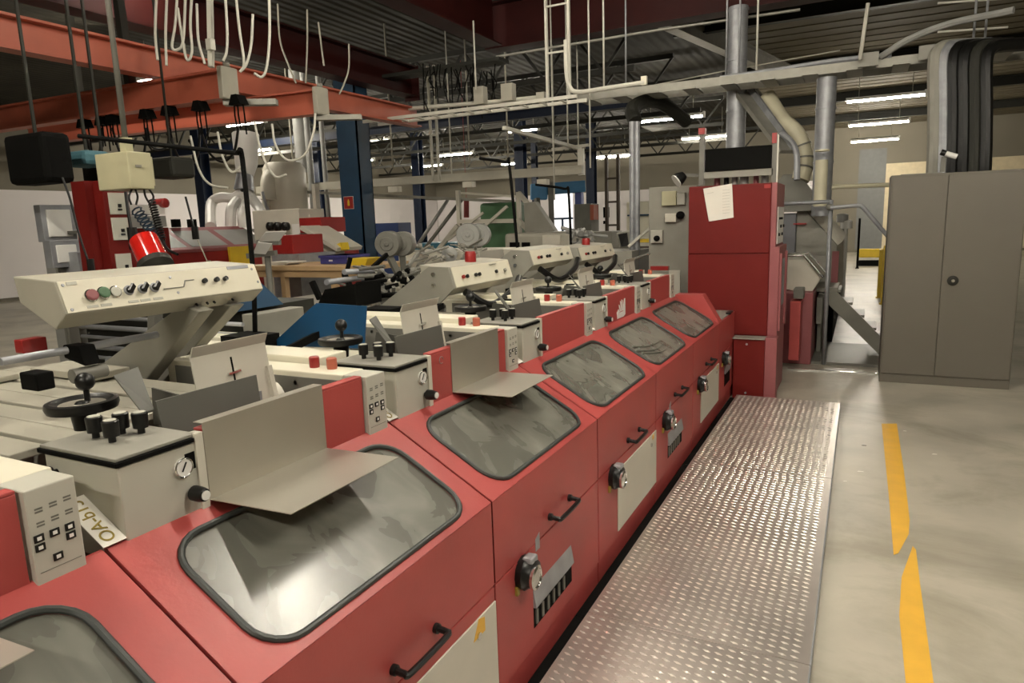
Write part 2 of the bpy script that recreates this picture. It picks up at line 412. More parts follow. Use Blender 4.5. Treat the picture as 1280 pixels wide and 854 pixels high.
    # cream side frame running away behind the control panel
    sf = part('side_frame', 'cream', t, lambda m: (m.box(-2.25, BX - .081, cy0, cy1 + .012, .90, 1.168)), .004)
    for k in range(3): part('frame_bolt', 'black', sf, lambda m: m.cyl((-1.62 - .22 * k, cy0 - .006, 1.13), (-1.62 - .22 * k, cy0, 1.13), .008, 8))
    part('clip', 'black', sf, lambda m: m.box(-1.86, -1.80, cy0 + .03, cy0 + .055, 1.168, 1.178))
    part('inner_wall', 'dgrey', t, lambda m: (m.box(-2.2, BX - .09, cy0 - .006, cy0 - .001, .80, 1.15), m.box(-2.2, BX - .02, b + .262, b + .83, .70, .80)))
    part('suction_drum', 'offwhite', t, lambda m: m.lathe((-1.72, b + .60, 1.075), (.25, 1, 0), [(.05, 0), (.05, .17), (.065, .17), (.065, .20)], 18))
    # rear cream covers beyond the side frame
    if code != 'A': part('rear_cover', 'cream', t, lambda m: (m.box(-2.55, -1.62, cy1 + .02, cy1 + .16, 1.12, 1.19)), .004)
    # instrument box with regulator at the near end
    iy0, iy1 = b + .045, b + .242
    ib = part('instrument_box', 'ctl', t, lambda m: (m.box(-1.60, BX + .003, iy0, iy1, .93, 1.150)), .004)
    part('box_lid', 'blackm', ib, lambda m: m.box(-1.615, BX + .008, iy0 - .006, iy1 - .016, 1.150, 1.160), .001)
    part('box_top', 'midgrey', ib, lambda m: m.box(-1.61, BX + .001, iy0 - .002, iy1 - .004, 1.160, 1.168), .002)
    part('upright_strip', 'offwhite', ib, lambda m: m.box(BX - .02, BX + .008, iy1 - .014, iy1 + .008, .96, 1.168), .001)
    for kx, ky in ((-1.535, .125), (-1.465, .118), (-1.505, .168), (-1.465, .188)):
        k = part('rotary_knob', 'black', ib, lambda m: m.lathe((kx, b + ky, 1.168), (0, 0, 1), [(.008, 0), (.008, .014), (.0165, .014), (.018, .048), (.016, .050)], 14))
        part('knob_cap', 'ctl', k, lambda m: m.cyl((kx, b + ky, 1.218), (kx, b + ky, 1.2195), .0135, 14))
    wx, wy = -1.70, b + .20
    hw = part('hand_wheel', 'black', ib, lambda m: (m.lathe((wx, wy, 1.15), (0, 0, 1), [(.025, 0), (.028, .03), (.03, .045), (.078, .05), (.082, .06), (.080, .072), (.070, .074), (.055, .064), (.02, .062), (.012, .07)], 24)))
    part('wheel_dial', 'steel', hw, lambda m: m.lathe((wx, wy, 1.212), (0, 0, 1), [(.052, 0), (.052, .003), (.024, .003)], 20))
    part('crank_ball', 'black', hw, lambda m: (m.cyl((wx - .01, wy + .02, 1.21), (wx - .01, wy + .02, 1.25), .007, 8), m.ball((wx - .01, wy + .02, 1.265), .023)))
    g = part('pressure_gauge', 'white', ib, lambda m: m.lathe((BX + .001, iy1 - .05, 1.10), (1, 0, 0), [(.022, 0), (.022, .008), (.018, .008)], 20))
    part('gauge_rim', 'chrome', g, lambda m: m.tube(arc((BX + .009, iy1 - .05, 1.10), .0215, 0, 2 * PI, (0, 1, 0), (0, 0, 1), 20)[:-1], .0022, 6, closed=True))
    part('gauge_needle', 'black', g, lambda m: m.beam((BX + .0098, iy1 - .056, 1.092), (BX + .0098, iy1 - .044, 1.112), .002, .003))
    part('gauge_cutout', 'blackm', ib, lambda m: m.box(BX + .0029, BX + .0036, iy1 - .042, iy1 - .016, 1.088, 1.128))
    rg = part('regulator_knob', 'black', ib, lambda m: m.lathe((BX + .003, iy1 - .035, 1.035), (1, 0, 0), [(.008, 0), (.008, .01), (.018, .01), (.018, .03), (.015, .045), (.012, .047)], 16))
    part('regulator_cap', 'white', rg, lambda m: m.lathe((BX + .05, iy1 - .035, 1.035), (1, 0, 0), [(.011, 0), (.011, .003), (.004, .003)], 14))
    part('side_knob', 'black', ib, lambda m: m.lathe((-1.56, iy0, 1.11), (0, -1, 0), [(.008, 0), (.008, .012), (.018, .012), (.016, .035)], 12))
    # sheet guide: tilted pale plate with a slot, and the dark trough in front of it
    gy0, gy1 = b + .438, b + .70
    def gp(x, y, z): return Vector((x, y, z))
    def lean(y, h, o=0.): return Vector((-1.575 - .025 * h / .2 + o, y, 1.118 + h))
    pl = part('sheet_guide', 'offwhite', t, lambda m: (m.hexa([lean(gy0, 0), lean(gy1, 0), lean(gy1, 0, -.004), lean(gy0, 0, -.004)], [lean(gy0, .17), lean(gy1, .17), lean(gy1, .17, -.004), lean(gy0, .17, -.004)]),
                                                   m.hexa([lean(gy0, .17), lean(gy1, .17), lean(gy1, .17, -.004), lean(gy0, .17, -.004)], [lean(gy0, .20, .018), lean(gy1, .20, .018), lean(gy1, .20, .014), lean(gy0, .20, .014)])))
    ym = (gy0 + gy1) / 2 - .005
    part('guide_slot', 'blackm', pl, lambda m: m.hexa([lean(ym, .02, .001), lean(ym + .006, .02, .001), lean(ym + .006, .02, -.001), lean(ym, .02, -.001)], [lean(ym, .15, .001), lean(ym + .006, .15, .001), lean(ym + .006, .15, -.001), lean(ym, .15, -.001)]))
    part('guide_pin', 'chrome', pl, lambda m: m.beam(lean(ym - .018, .105, .004), lean(ym + .024, .108, .004), .008, .006))
    part('guide_clip', 'galv', pl, lambda m: (m.box(-1.60, -1.585, gy1 - .075, gy1 - .05, 1.15, 1.19), m.box(-1.595, -1.575, gy1 - .058, gy1 - .05, 1.12, 1.15)))
    part('guide_foot', 'offwhite', pl, lambda m: m.beam((-1.56, gy1 - .004, 1.06), lean(gy1 - .006, .10, .002), .018, .012))
    tr = part('side_trough', 'trough', t, lambda m: (m.hexa([(-1.475, b + .25, 1.12), (-1.470, b + .25, 1.12), (-1.490, b + .25, 1.226), (-1.495, b + .25, 1.226)], [(-1.475, b + .55, 1.12), (-1.470, b + .55, 1.12), (-1.490, b + .56, 1.224), (-1.495, b + .56, 1.224)])))
    part('trough_end', 'trough', tr, lambda m: (m.hexa([(-1.50, b + .22, 1.20), (-1.50, b + .25, 1.20), (-1.50, b + .25, 1.205), (-1.50, b + .22, 1.205)], [(-1.56, b + .20, 1.29), (-1.60, b + .29, 1.29), (-1.60, b + .29, 1.295), (-1.56, b + .20, 1.295)]), m.hexa([(-1.52, b + .38, 1.11), (-1.52, b + .385, 1.11), (-1.70, b + .385, 1.11), (-1.70, b + .38, 1.11)], [(-1.56, b + .36, 1.21), (-1.56, b + .365, 1.21), (-1.66, b + .365, 1.22), (-1.66, b + .36, 1.22)])))
    part('trough_hinge', 'midgrey', tr, lambda m: [m.cyl((-1.50, b + .38 + q, 1.03), (-1.44, b + .38 + q, 1.03), .014, 10) for q in (0, .09, .25)])
    # asset plate lying along the joint
    ap = part('number_plate', 'paper', t, lambda m: m.hexa([S3(-1.475, b - .006, .006), S3(-1.345, b - .006, .006), S3(-1.345, b - .006, .008), S3(-1.475, b - .006, .008)], [S3(-1.475, b + .044, .006), S3(-1.345, b + .044, .006), S3(-1.345, b + .044, .008), S3(-1.475, b + .044, .008)]))
    if code in 'BC':
        r = Vector((1, 0, -SL)).normalized() * -1; u = Vector((0, -1, 0)); n = r.cross(u)
        c0 = S3(-1.41, b + .018, .0088) if code == 'B' else S3(-1.375, b + .018, .0088)
        mt = Matrix(((r.x, u.x, n.x, c0.x), (r.y, u.y, n.y, c0.y), (r.z, u.z, n.z, c0.z), (0, 0, 0, 1)))
        text_mesh('plate_lettering', 'OA-b13' if code == 'B' else 'OA', .040 if code == 'B' else .036, 'gold', ap, mt)
    return t

for code, b, w, s in (('A', -.196, 0, 1), ('B', .78, 1, 0), ('C', 1.735, 0, 1), ('D', 2.69, 1, 0), ('E', 3.645, 0, 1), ('F', 4.60, 1, 0)):
    section(code, b, .974 if code == 'A' else .952, bool(w), bool(s))

# red screw caps standing in pairs on the cream frames
CAPW = {1: 'on the frame behind the nearest full control panel', 2: 'on the cream frame beside the second handwheel box', 3: 'on the cream frame beside the third handwheel box', 4: 'on the frame left of the emblem panel', 5: 'on the frame nearest the tall red cabinet'}
for i in range(1, 6):
    b = .78 + .955 * (i - 1)
    for j, (cx, cm, cn) in enumerate(((-1.60, 'redx', 'deep red'), (-1.525, 'orange', 'orange-red'))):
        o = MB().lathe((cx, b + .905, 1.168), (0, 0, 1), [(.016, 0), (.017, .006), (.017, .034), (.014, .037)], 16).build('screw_cap', cm)
        tag(o, '%s round cap %s' % (cn, CAPW[i]), 'cap', 'coloured caps on the side frames')

# steel L-shaped trays hooked on the upright panels
for y0, y1, ztop, lab in ((.12, .50, 1.172, 'steel tray plate whose corner shows over the window at the lower left edge'), (1.035, 1.435, 1.184, 'large brushed steel tray with upright back over the biggest window'), (2.125, 2.50, 1.184, 'smaller steel tray with upright back over the second full window')):
    t = thing('steel_tray', lab, 'tray', (-1.25, (y0 + y1) / 2, 1.0), 'steel trays hooked on the red machine')
    part('upright_plate', 'steel', t, lambda m: (m.box(BX + .001, BX + .003, y0, y1, .997, ztop), m.box(BX - .028, BX + .003, y0, y1, ztop, ztop + .002)))
    part('shelf_plate', 'steel', t, lambda m: m.hexa([(BX + .003, y0, .997), (BX + .003, y1, .997), (BX + .003, y1, .999), (BX + .003, y0, .999)], [(-1.098, y0 + .01, .998), (-1.098, y1 + .01, .998), (-1.098, y1 + .01, 1.0), (-1.098, y0 + .01, 1.0)]))

# end module with the raised cheek and flat top
t = thing('machine_end_module', 'short red end section with raised cheek and flat top before the tall cabinet', 'machine', (-1.3, 5.9, 0))
part('lower_body', 'red', t, lambda m: (m.box(-2.1, FX, 5.557, 6.30, .115, .497), m.box(-2.1, FX - .012, 5.557, 6.30, 0, .115)), .003)
part('upper_body', 'red', t, lambda m: m.box(-1.8, FX, 5.557, 6.30, .503, .775), .003)
part('raised_cheek', 'red', t, lambda m: m.prism([(FX, .776), (-1.11, 1.0), (-1.33, 1.0), (-1.36, .776)], 'y', 5.557, 5.68), .004)
part('flat_top', 'midgrey', t, lambda m: m.box(-1.36, FX - .01, 5.685, 6.29, .776, .784), .002)
part('white_scrap', 'white', t, lambda m: m.hexa([(-1.22, 5.74, .785), (-1.12, 5.76, .785), (-1.12, 5.76, .79), (-1.22, 5.74, .79)], [(-1.2, 5.9, .785), (-1.1, 5.86, .785), (-1.1, 5.86, .80), (-1.2, 5.9, .80)]))
part('latch', 'black', t, lambda m: m.box(FX - .03, FX + .01, 6.02, 6.16, .786, .80), .003)
star_knob(t, 5.75, .45)
part('card_slot', 'blackm', t, lambda m: m.box(FX, FX + .001, 5.83, 6.1, .19, .33))
part('slot_flap', 'galv', t, lambda m: m.box(FX, FX + .01, 5.83, 6.1, .30, .37))

# ------------------------------------------------------------------ tread plate platform
def tread(y0, y1, lab):
    t = thing('platform_panel', lab, 'platform', (-.5, (y0 + y1) / 2, 0), 'aluminium platform panels beside the red machine')
    X0, X1 = -.912, -.088
    def f(m):
        m.box(X0, X1, y0 + .002, y1 - .002, .052, .058)
        py, px = .037, .0415; j = 0; y = y0 + .025
        while y < y1 - .015:
            x = X0 + .026 + (j % 7) * .0009
            while x < X1 - .018:
                a, w, h = .0165, .0068, .0038
                q = -.28
                dx, dy = a * math.cos(q), a * math.sin(q); wx_, wy_ = -w * math.sin(q), w * math.cos(q)
                m.mesh([(x - dx, y - dy, .058), (x + wx_, y + wy_, .058), (x + dx, y + dy, .058), (x - wx_, y - wy_, .058), (x - dx * .35, y - dy * .35, .058 + h), (x + dx * .35, y + dy * .35, .058 + h)],
                       [(0, 4, 1), (1, 4, 5), (1, 5, 2), (2, 5, 3), (3, 5, 4), (3, 4, 0)], True)
                x += px
            y += py; j += 1
    tp = part('tread_plate', 'alu', t, f)
    tp.data.materials.append(M['worn'])
    for q in tp.data.polygons:
        if len(q.vertices) <= 4 and q.index >= 6: q.material_index = 1
    part('edge_strip', 'galv', t, lambda m: (m.box(X1, X1 + .004, y0 + .002, y1 - .002, .0, .058), m.box(X1 + .002, X1 + .005, y0 + .01, y1 - .01, .0, .05)))
    part('skirt_or_gap_shade', 'blackm', t, lambda m: m.box(X0 - .055, X0, y0 + .002, y1 - .002, .0, .03))  # black strip painting the shade in the gap beside the machine
    part('frame', 'dgrey', t, lambda m: (m.box(X0, X1, y0 + .004, y0 + .03, 0, .052), m.box(X0, X1, y1 - .03, y1 - .004, 0, .052)))
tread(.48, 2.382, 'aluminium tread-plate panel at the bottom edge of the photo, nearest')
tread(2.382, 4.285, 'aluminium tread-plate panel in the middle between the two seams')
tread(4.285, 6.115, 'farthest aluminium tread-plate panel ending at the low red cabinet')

# yellow floor marking, in two torn strips
def G(u, v): return at(u, v, z=0)
for pts, lab in ((((1102, 530), (1121, 530), (1130, 590), (1137, 650), (1136, 668), (1123, 692), (1117, 694), (1111, 620)), 'far strip of worn yellow floor marking tape, torn at its near end'),
                 (((1141, 683), (1145, 688), (1150, 730), (1168, 862), (1133, 862), (1124, 770), (1127, 722)), 'near strip of yellow floor marking, pointed at its far end')):
    w = [G(*p) for p in pts]
    o = MB().prism([(p.x, p.y) for p in w], 'z', .0006, .0022).build('floor_marking', 'yellow'); tag(o, lab, 'floor marking', 'yellow floor marking strips')

for k, (u, v, c) in enumerate(((1131, 539, 'paper'), (1168, 568, 'paper'), (1075, 590, 'paper'), (1056, 602, 'paper'), (1080, 557, 'dgrey'))):
    q = G(u, v); r = .012 + .004 * (k % 3)
    tag(MB().prism([(q.x - r, q.y - r * .5), (q.x + r * .9, q.y - r * .4), (q.x + r, q.y + r * .5), (q.x - r * .4, q.y + r * .6)], 'z', .0005, .002).build('paper_scrap', c), ['pale paper scrap on the floor right of the far yellow strip end', 'pale paper scrap farthest right on the floor', 'pale paper scrap left of the far yellow strip', 'small pale paper scrap nearest the platform edge', 'tiny dark scrap left of the far yellow strip'][k], 'scrap', 'scraps on the concrete floor')
# ------------------------------------------------------------------ tall red cabinet
t = thing('red_cabinet', 'tall dark red steel cabinet with a sheet of paper taped near its top', 'cabinet', (-1.05, 6.75, 0))
part('body', 'darkred', t, lambda m: m.box(-1.40, -.70, 6.352, 7.2, 0, 1.885), .004)
part('top_door', 'darkred', t, lambda m: m.box(-1.40, -.705, 6.338, 6.350, 1.288, 1.88), .003)
part('bottom_door', 'darkred', t, lambda m: m.box(-1.40, -.705, 6.338, 6.350, .56, 1.282), .003)
part('orange_sticker', 'redx', t, lambda m: m.box(-.76, -.708, 6.3365, 6.338, 1.84, 1.872))
sd = part('side_panel', 'plumred', t, lambda m: (m.box(-.70, -.655, 6.35, 6.98, 1.34, 1.885), m.prism([(6.35, 1.34), (6.98, 1.34), (6.98, .02), (6.35, .02)], 'x', -.70, -.62)), .003)
part('switch_plate', 'white', sd, lambda m: m.box(-.655, -.648, 6.42, 6.90, 1.36, 1.68), .002)
for k in range(4): part('switch_button', 'black', sd, lambda m: m.cyl((-.648, 6.5 + .12 * k, 1.44 + .07 * (k % 2)), (-.635, 6.5 + .12 * k, 1.44 + .07 * (k % 2)), .014, 10))
part('display_slot', 'blackm', sd, lambda m: m.box(-.648, -.645, 6.5, 6.8, 1.57, 1.59))
part('side_window', 'galv', sd, lambda m: m.box(-.62, -.615, 6.45, 6.80, .80, 1.22), .002)
part('side_frame_bar', 'plumred', sd, lambda m: (m.box(-.62, -.60, 6.84, 6.90, .6, 1.28), m.box(-.62, -.60, 6.37, 6.42, .6, 1.28)), .002)
o = MB().slab([at(879, 236, y=6.334), at(915, 229.5, y=6.334), at(917, 272, y=6.334), at(886, 277, y=6.334)], .001).build('paper_sheet', 'paper')
tag(o, 'sheet of white printed paper taped high on the tall red cabinet', 'paper')
def lines(m):
    for k in range(9): m.beam(at(903, 238 + 3.6 * k, y=6.332), at(912, 237 + 3.6 * k, y=6.332), .004, .0015)
    m.beam(at(884, 242, y=6.332), at(892, 240.5, y=6.332), .006, .0015)
BASE_o = part('printed_lines', 'midgrey', o, lines)
t = thing('low_red_cabinet', 'low red cabinet with ledge standing at the far end of the platform', 'cabinet', (-.8, 6.3, 0))
part('front', 'darkred', t, lambda m: m.box(-.962, -.70, 6.20, 6.335, 0, .545), .004)
part('side', 'plumred', t, lambda m: m.box(-.70, -.602, 6.21, 6.335, 0, .56), .004)
part('ledge', 'midgrey', t, lambda m: m.box(-.97, -.70, 6.18, 6.335, .545, .555), .002)
part('screw', 'galv', t, lambda m: (m.cyl((-.85, 6.2, .50), (-.85, 6.192, .50), .01, 8), m.cyl((-.85, 6.2, .06), (-.85, 6.192, .06), .01, 8)))

# ------------------------------------------------------------------ grey locker on the right
lx0 = .222; ly = 7.29; lh = 1.93
t = thing('metal_locker', 'tall brown-grey two-door metal locker on the right with a round handle', 'locker', (.75, ly + .25, 0))
part('carcass', 'locker', t, lambda m: (m.box(lx0, 1.25, ly + .002, ly + .45, .0, lh)), .004)
sx = at(1180, 300, y=ly).x
part('door', 'locker', t, lambda m: m.box(lx0 + .012, sx - .002, ly - .014, ly, .09, lh - .02), .003)
d2 = part('door', 'locker', t, lambda m: m.box(sx + .002, 1.24, ly - .014, ly, .09, lh - .02), .003)
hp = at(1191, 351, y=ly - .02)
h = part('handle', 'olive', d2, lambda m: m.lathe((hp.x, ly - .014, hp.z), (0, -1, 0), [(.045, 0), (.045, .008), (.03, .012), (.03, .02), (.012, .022)], 20), label='round dark handle with keyhole')
part('key_plate', 'chrome', h, lambda m: m.cyl((hp.x, ly - .036, hp.z), (hp.x, ly - .042, hp.z), .014, 12))
for pts, nm, lab in (([(.30, ly + .03, lh + .001), (.62, ly + .03, lh + .001), (.62, ly + .25, lh + .001), (.30, ly + .25, lh + .001)], 'cardboard_sheet', 'flat grey cardboard sheet lying on top of the locker'),):
    tag(MB().slab(pts, .006).build(nm, 'dgrey'), lab, 'cardboard')

# ------------------------------------------------------------------ helpers for surveying faces
def YB_(u0, v0, u1, v1, y, dep):
    um, vm = (u0 + u1) / 2, (v0 + v1) / 2
    return (at(u0, vm, y=y).x, at(u1, vm, y=y).x, y, y + dep, at(um, v1, y=y).z, at(um, v0, y=y).z)
def XB_(u0, v0, u1, v1, x, dep):
    um, vm = (u0 + u1) / 2, (v0 + v1) / 2
    return (x - dep, x, at(u0, vm, x=x).y, at(u1, vm, x=x).y, at(um, v1, x=x).z, at(um, v0, x=x).z)
def toground(b): return b[:4] + (0.,) + b[5:]

# ------------------------------------------------------------------ operator consoles over the stations
def console(y0, y1, zt, zb, x, near, lab):
    t = thing('operator_console', lab, 'console', (x - .1, (y0 + y1) / 2, zb), 'operator consoles above the stations')
    dx = .035
    part('housing', 'grey', t, lambda m: m.prism([(x, zb), (x - dx, zt), (x - dx - .20, zt + .012), (x - .22, zb + .03), (x - .06, zb - .045)], 'y', y0, y1), .004)
    n = Vector((zt - zb, 0, dx)).normalized()
    def F(y, h, o=0.):
        return Vector((x - dx * h, y, zb + (zt - zb) * h)) + n * o
    fp = part('face_plate', 'cream', t, lambda m: m.hexa([F(y0 + .006, .03, .0005), F(y1 - .004, .03, .0005), F(y1 - .004, .03, .003), F(y0 + .006, .03, .003)], [F(y0 + .006, .97, .0005), F(y1 - .004, .97, .0005), F(y1 - .004, .97, .003), F(y0 + .006, .97, .003)]), .001)
    W = y1 - y0
    def yy(k): return y0 + W * k
    def knob(nm, k, h, r, l, mt, cap=None):
        o = part(nm, mt, fp, lambda m: m.lathe(F(yy(k), h, .003), n, [(r * .8, 0), (r, l * .3), (r, l), (r * .8, l + .001)], 14))
        return o
    if near:
        def kk(u, h=.5):
            v = 372 - (u - 71) * .098 + (.5 - h) * 36
            return (at(u, v, x=x - dx * h).y - y0) / W
        ks = [(kk(112), .46, .0165, .014, 'plumred'), (kk(128), .5, .0165, .012, 'green'), (kk(143), .5, .0155, .006, 'ctl')]
        for k, h, r, l, mt in ks:
            part('button_ring', 'chrome', fp, lambda m: m.lathe(F(yy(k), h, .003), n, [(r + .003, 0), (r + .003, .004), (r, .006)], 16))
            knob('push_button', k, h, r, l, mt)
        for k in (kk(160), kk(177), kk(192)):
            part('button_ring', 'galv', fp, lambda m: m.lathe(F(yy(k), .5, .003), n, [(.0155, 0), (.0155, .004), (.012, .006)], 16))
            part('selector_switch', 'black', fp, lambda m: (m.lathe(F(yy(k), .5, .006), n, [(.011, 0), (.011, .008)], 14), m.beam(F(yy(k) - .006, .42, .018), F(yy(k) + .012, .62, .018), .008, .016)))
        for k in (kk(254), kk(269), kk(280)):
            o = knob('dial_knob', k, .53, .0085, .014, 'black')
            part('knob_cap', 'chrome', o, lambda m: m.lathe(F(yy(k), .53, .017), n, [(.006, 0), (.006, .001)], 12))
        for k in (kk(115, .14), kk(132, .14), kk(166, .14), kk(181, .14), kk(197, .14)):
            part('name_tab', 'ctl', fp, lambda m: m.hexa([F(yy(k) - .017, .10, .003), F(yy(k) + .017, .10, .003), F(yy(k) + .017, .10, .0045), F(yy(k) - .017, .10, .0045)], [F(yy(k) - .017, .18, .003), F(yy(k) + .017, .18, .003), F(yy(k) + .017, .18, .0045), F(yy(k) - .017, .18, .0045)]), .001)
        def groove(m):
            m.beam(F(yy(kk(203)), .42, .004), F(yy(kk(228)), .42, .004), .003, .003); m.beam(F(yy(kk(228)), .42, .004), F(yy(kk(232)), .62, .004), .003, .003); m.beam(F(yy(kk(232)), .62, .004), F(yy(kk(243)), .62, .004), .003, .003)
        part('symbol_line', 'midgrey', fp, groove)
        for k, h in ((kk(78, .85), .85), (kk(89, .12), .12), (kk(212, .78), .78), (kk(222, .25), .25), (kk(314, .8), .80), (kk(322, .3), .3)):
            part('screw', 'galv', fp, lambda m: m.lathe(F(yy(k), h, .003), n, [(.005, 0), (.004, .002)], 10))
        part('badge', 'galv', fp, lambda m: (m.hexa([F(yy(kk(283, .9)), .86, .003), F(yy(kk(309, .9)), .86, .003), F(yy(kk(309, .9)), .86, .005), F(yy(kk(283, .9)), .86, .005)], [F(yy(kk(283, .9)), .97, .003), F(yy(kk(309, .9)), .97, .003), F(yy(kk(309, .9)), .97, .005), F(yy(kk(283, .9)), .97, .005)])))
        part('badge', 'ctl', fp, lambda m: (m.hexa([F(yy(kk(82, .88)), .83, .003), F(yy(kk(95, .88)), .83, .003), F(yy(kk(95, .88)), .83, .005), F(yy(kk(82, .88)), .83, .005)], [F(yy(kk(82, .88)), .93, .003), F(yy(kk(95, .88)), .93, .003), F(yy(kk(95, .88)), .93, .005), F(yy(kk(82, .88)), .93, .005)])))
        for q in (.62, .68, .72, .83): part('rivet', 'black', t, lambda m: m.cyl((x - .03, yy(q), zb - .022), (x - .022, yy(q), zb - .028), .004, 8))
    else:
        for k, mt in ((.14, 'redx'), (.20, 'black'), (.34, 'black'), (.40, 'black'), (.70, 'black'), (.86, 'midgrey')):
            knob('push_button', k, .45, .011, .014, mt)
        part('badge', 'midgrey', fp, lambda m: m.beam(F(yy(.62), .85, .004), F(yy(.74), .86, .004), .012, .002))
    return t, F

c1, F1 = console(1.135, 1.858, 1.500, 1.405, -1.985, True, 'large cream control console with red and green buttons, nearest at left')
part('support_arm', 'midgrey', c1, lambda m: m.prism([(-1.97, 1.36), (-2.06, 1.38), (-2.78, 1.03), (-2.62, .93), (-2.42, 1.0)], 'y', 1.56, 1.62), .004)
part('support_arm', 'midgrey', c1, lambda m: m.prism([(-2.0, 1.36), (-2.12, 1.37), (-2.9, .95), (-2.7, .85)], 'y', 1.72, 1.78), .004)
part('cross_tube', 'galv', c1, lambda m: m.tube([(-2.12, 1.02, 1.285), (-2.12, 1.50, 1.285)], .012, 10))
part('clamp_block', 'blackm', c1, lambda m: (m.hexa([(-2.14, 1.20, 1.26), (-2.04, 1.20, 1.24), (-2.04, 1.25, 1.24), (-2.14, 1.25, 1.26)], [(-2.14, 1.20, 1.30), (-2.06, 1.20, 1.30), (-2.06, 1.25, 1.30), (-2.14, 1.25, 1.30)])), .004)
part('clamp_block', 'blackm', c1, lambda m: m.box(-2.10, -2.02, 1.05, 1.10, 1.20, 1.25), .004)
part('clamp_roller', 'dgrey', c1, lambda m: m.cyl((-2.06, 1.17, 1.215), (-2.06, 1.27, 1.215), .022, 12))
part('clamp_block', 'redx', c1, lambda m: m.box(-2.20, -2.16, 1.10, 1.17, 1.29, 1.33), .003)
for args in ((3.25, 3.96, 1.388, 1.270, 'cream control console with a red beacon, on the wide grey triangular side plate'),
             (4.28, 5.02, 1.428, 1.325, 'cream control console beside the thin black pole, third from the left'),
             (5.20, 6.05, 1.405, 1.295, 'farthest cream control console near the galvanised pipe')):
    c, F = console(args[0], args[1], args[2], args[3], -2.0, False, args[4])
    y0, zt, zb = args[0], args[2], args[3]
    part('side_plate', 'midgrey', c, lambda m: m.prism([(-2.0, zb), (-2.03, zt), (-2.16, zt + .005), (-2.92, zt - .49), (-3.1, .62), (-2.75, .62)], 'y', y0 - .02, y0 - .004), .002)
    part('plate_bolt', 'chrome', c, lambda m: (m.cyl((-2.13, y0 - .02, zt - .04), (-2.13, y0 - .03, zt - .04), .012, 8), m.cyl((-2.13, y0 - .02, zt - .10), (-2.13, y0 - .03, zt - .10), .012, 8)))
    part('inner_plate', 'midgrey', c, lambda m: m.prism([(-2.05, zb), (-2.9, zt - .5), (-2.9, .8), (-2.2, zb - .14)], 'y', args[1] - .12, args[1] - .10), .002)
    part('cable_hose', 'black', c, lambda m: m.tube(smoothpath([(-2.0, y0 + .1, zb - .03), (-1.92, y0 + .25, zb - .12), (-1.9, y0 + .5, zb - .06), (-1.95, y0 + .7, zb)], 6), .022, 8))
for p, lab in (((2.0 * -1, 3.63, 1.40), 'small red beacon standing on the second cream console'), ((-2.06, 5.62, 1.41), 'small red beacon standing on the farthest cream console')):
    o = MB().lathe((-2.12, p[1], p[2] - .008), (0, 0, 1), [(.035, 0), (.035, .05), (.03, .065)], 14).build('beacon', 'redx'); tag(o, lab, 'beacon')

# station feeders behind the consoles (dark machinery, rollers and covers)
def slatted():
    t = thing('slatted_table', 'pale slatted feed table at left behind the first handwheel', 'table', (-2.4, 1.3, 0))
    for k in range(8):
        y0 = .74 + .1 * k
        part('slat', 'grey', t, lambda m: m.box(-3.0, -1.78, y0, y0 + .088, 1.095 + (.0 if k % 2 else .004), 1.115 + (.0 if k % 2 else .004)), .003)
    part('table_body', 'midgrey', t, lambda m: m.box(-2.95, -2.22, .76, 1.55, .0, 1.09))
    part('table_step', 'grey', t, lambda m: (m.box(-2.72, -2.35, 1.40, 1.54, 1.125, 1.15), m.box(-3.0, -2.7, 1.15, 1.35, 1.12, 1.14)), .003)
slatted()
for i, y0 in enumerate((-.1, 1.72, 2.68, 3.64, 4.60)):
    b = y0
    lab = ['grey feeder frame with drum, cut off at the left edge', 'grey feeder frame behind the second handwheel, under the blue guard', 'grey feeder frame with white covers behind the third handwheel', 'grey feeder frame behind the fourth handwheel', 'farthest grey feeder frame, behind the last red panel'][i]
    t = thing('station_feeder', lab, 'feeder', (-2.7, b + .4, 0), 'grey feeders along the machine')
    part('frame', 'midgrey', t, lambda m: m.box(-3.3, -2.3, b + .05, b + .75, 0, .98), .004)
    part('deck_plate', 'cream', t, lambda m: (m.box(-3.0, -1.75, b + .27, b + .40, 1.10, 1.112), m.box(-3.0, -1.78, b + .43, b + .56, 1.085, 1.10), m.box(-3.0, -2.05, b + .59, b + .74, 1.09, 1.11)), .003)
    for k in range(4): part('roller', 'galv', t, lambda m: m.cyl((-3.2, b + .12 + .16 * k, 1.03), (-1.8, b + .12 + .16 * k, 1.03), .022, 10))
    part('gear_disc', 'dgrey', t, lambda m: (m.cyl((-2.35, b + .1, 1.05), (-2.3, b + .1, 1.05), .09, 18), m.cyl((-2.6, b + .6, 1.08), (-2.55, b + .6, 1.08), .07, 18)))
    part('linkage', 'blackm', t, lambda m: (m.beam((-2.2, b + .3, 1.08), (-2.05, b + .5, 1.18), .03, .03), m.beam((-2.05, b + .5, 1.18), (-2.3, b + .7, 1.13), .02, .03), m.box(-2.5, -2.3, b + .35, b + .5, 1.1, 1.17)))

# blue guard plate
o = MB().slab([at(345, 425, y=2.2), at(395, 379, y=2.2), at(458, 383, y=2.2), at(455, 436, y=2.2), at(340, 432, y=2.2)], .006).build('blue_guard', 'blue', bevel=.001)
tag(o, 'plain deep blue sheet guard standing behind the white covers', 'guard')
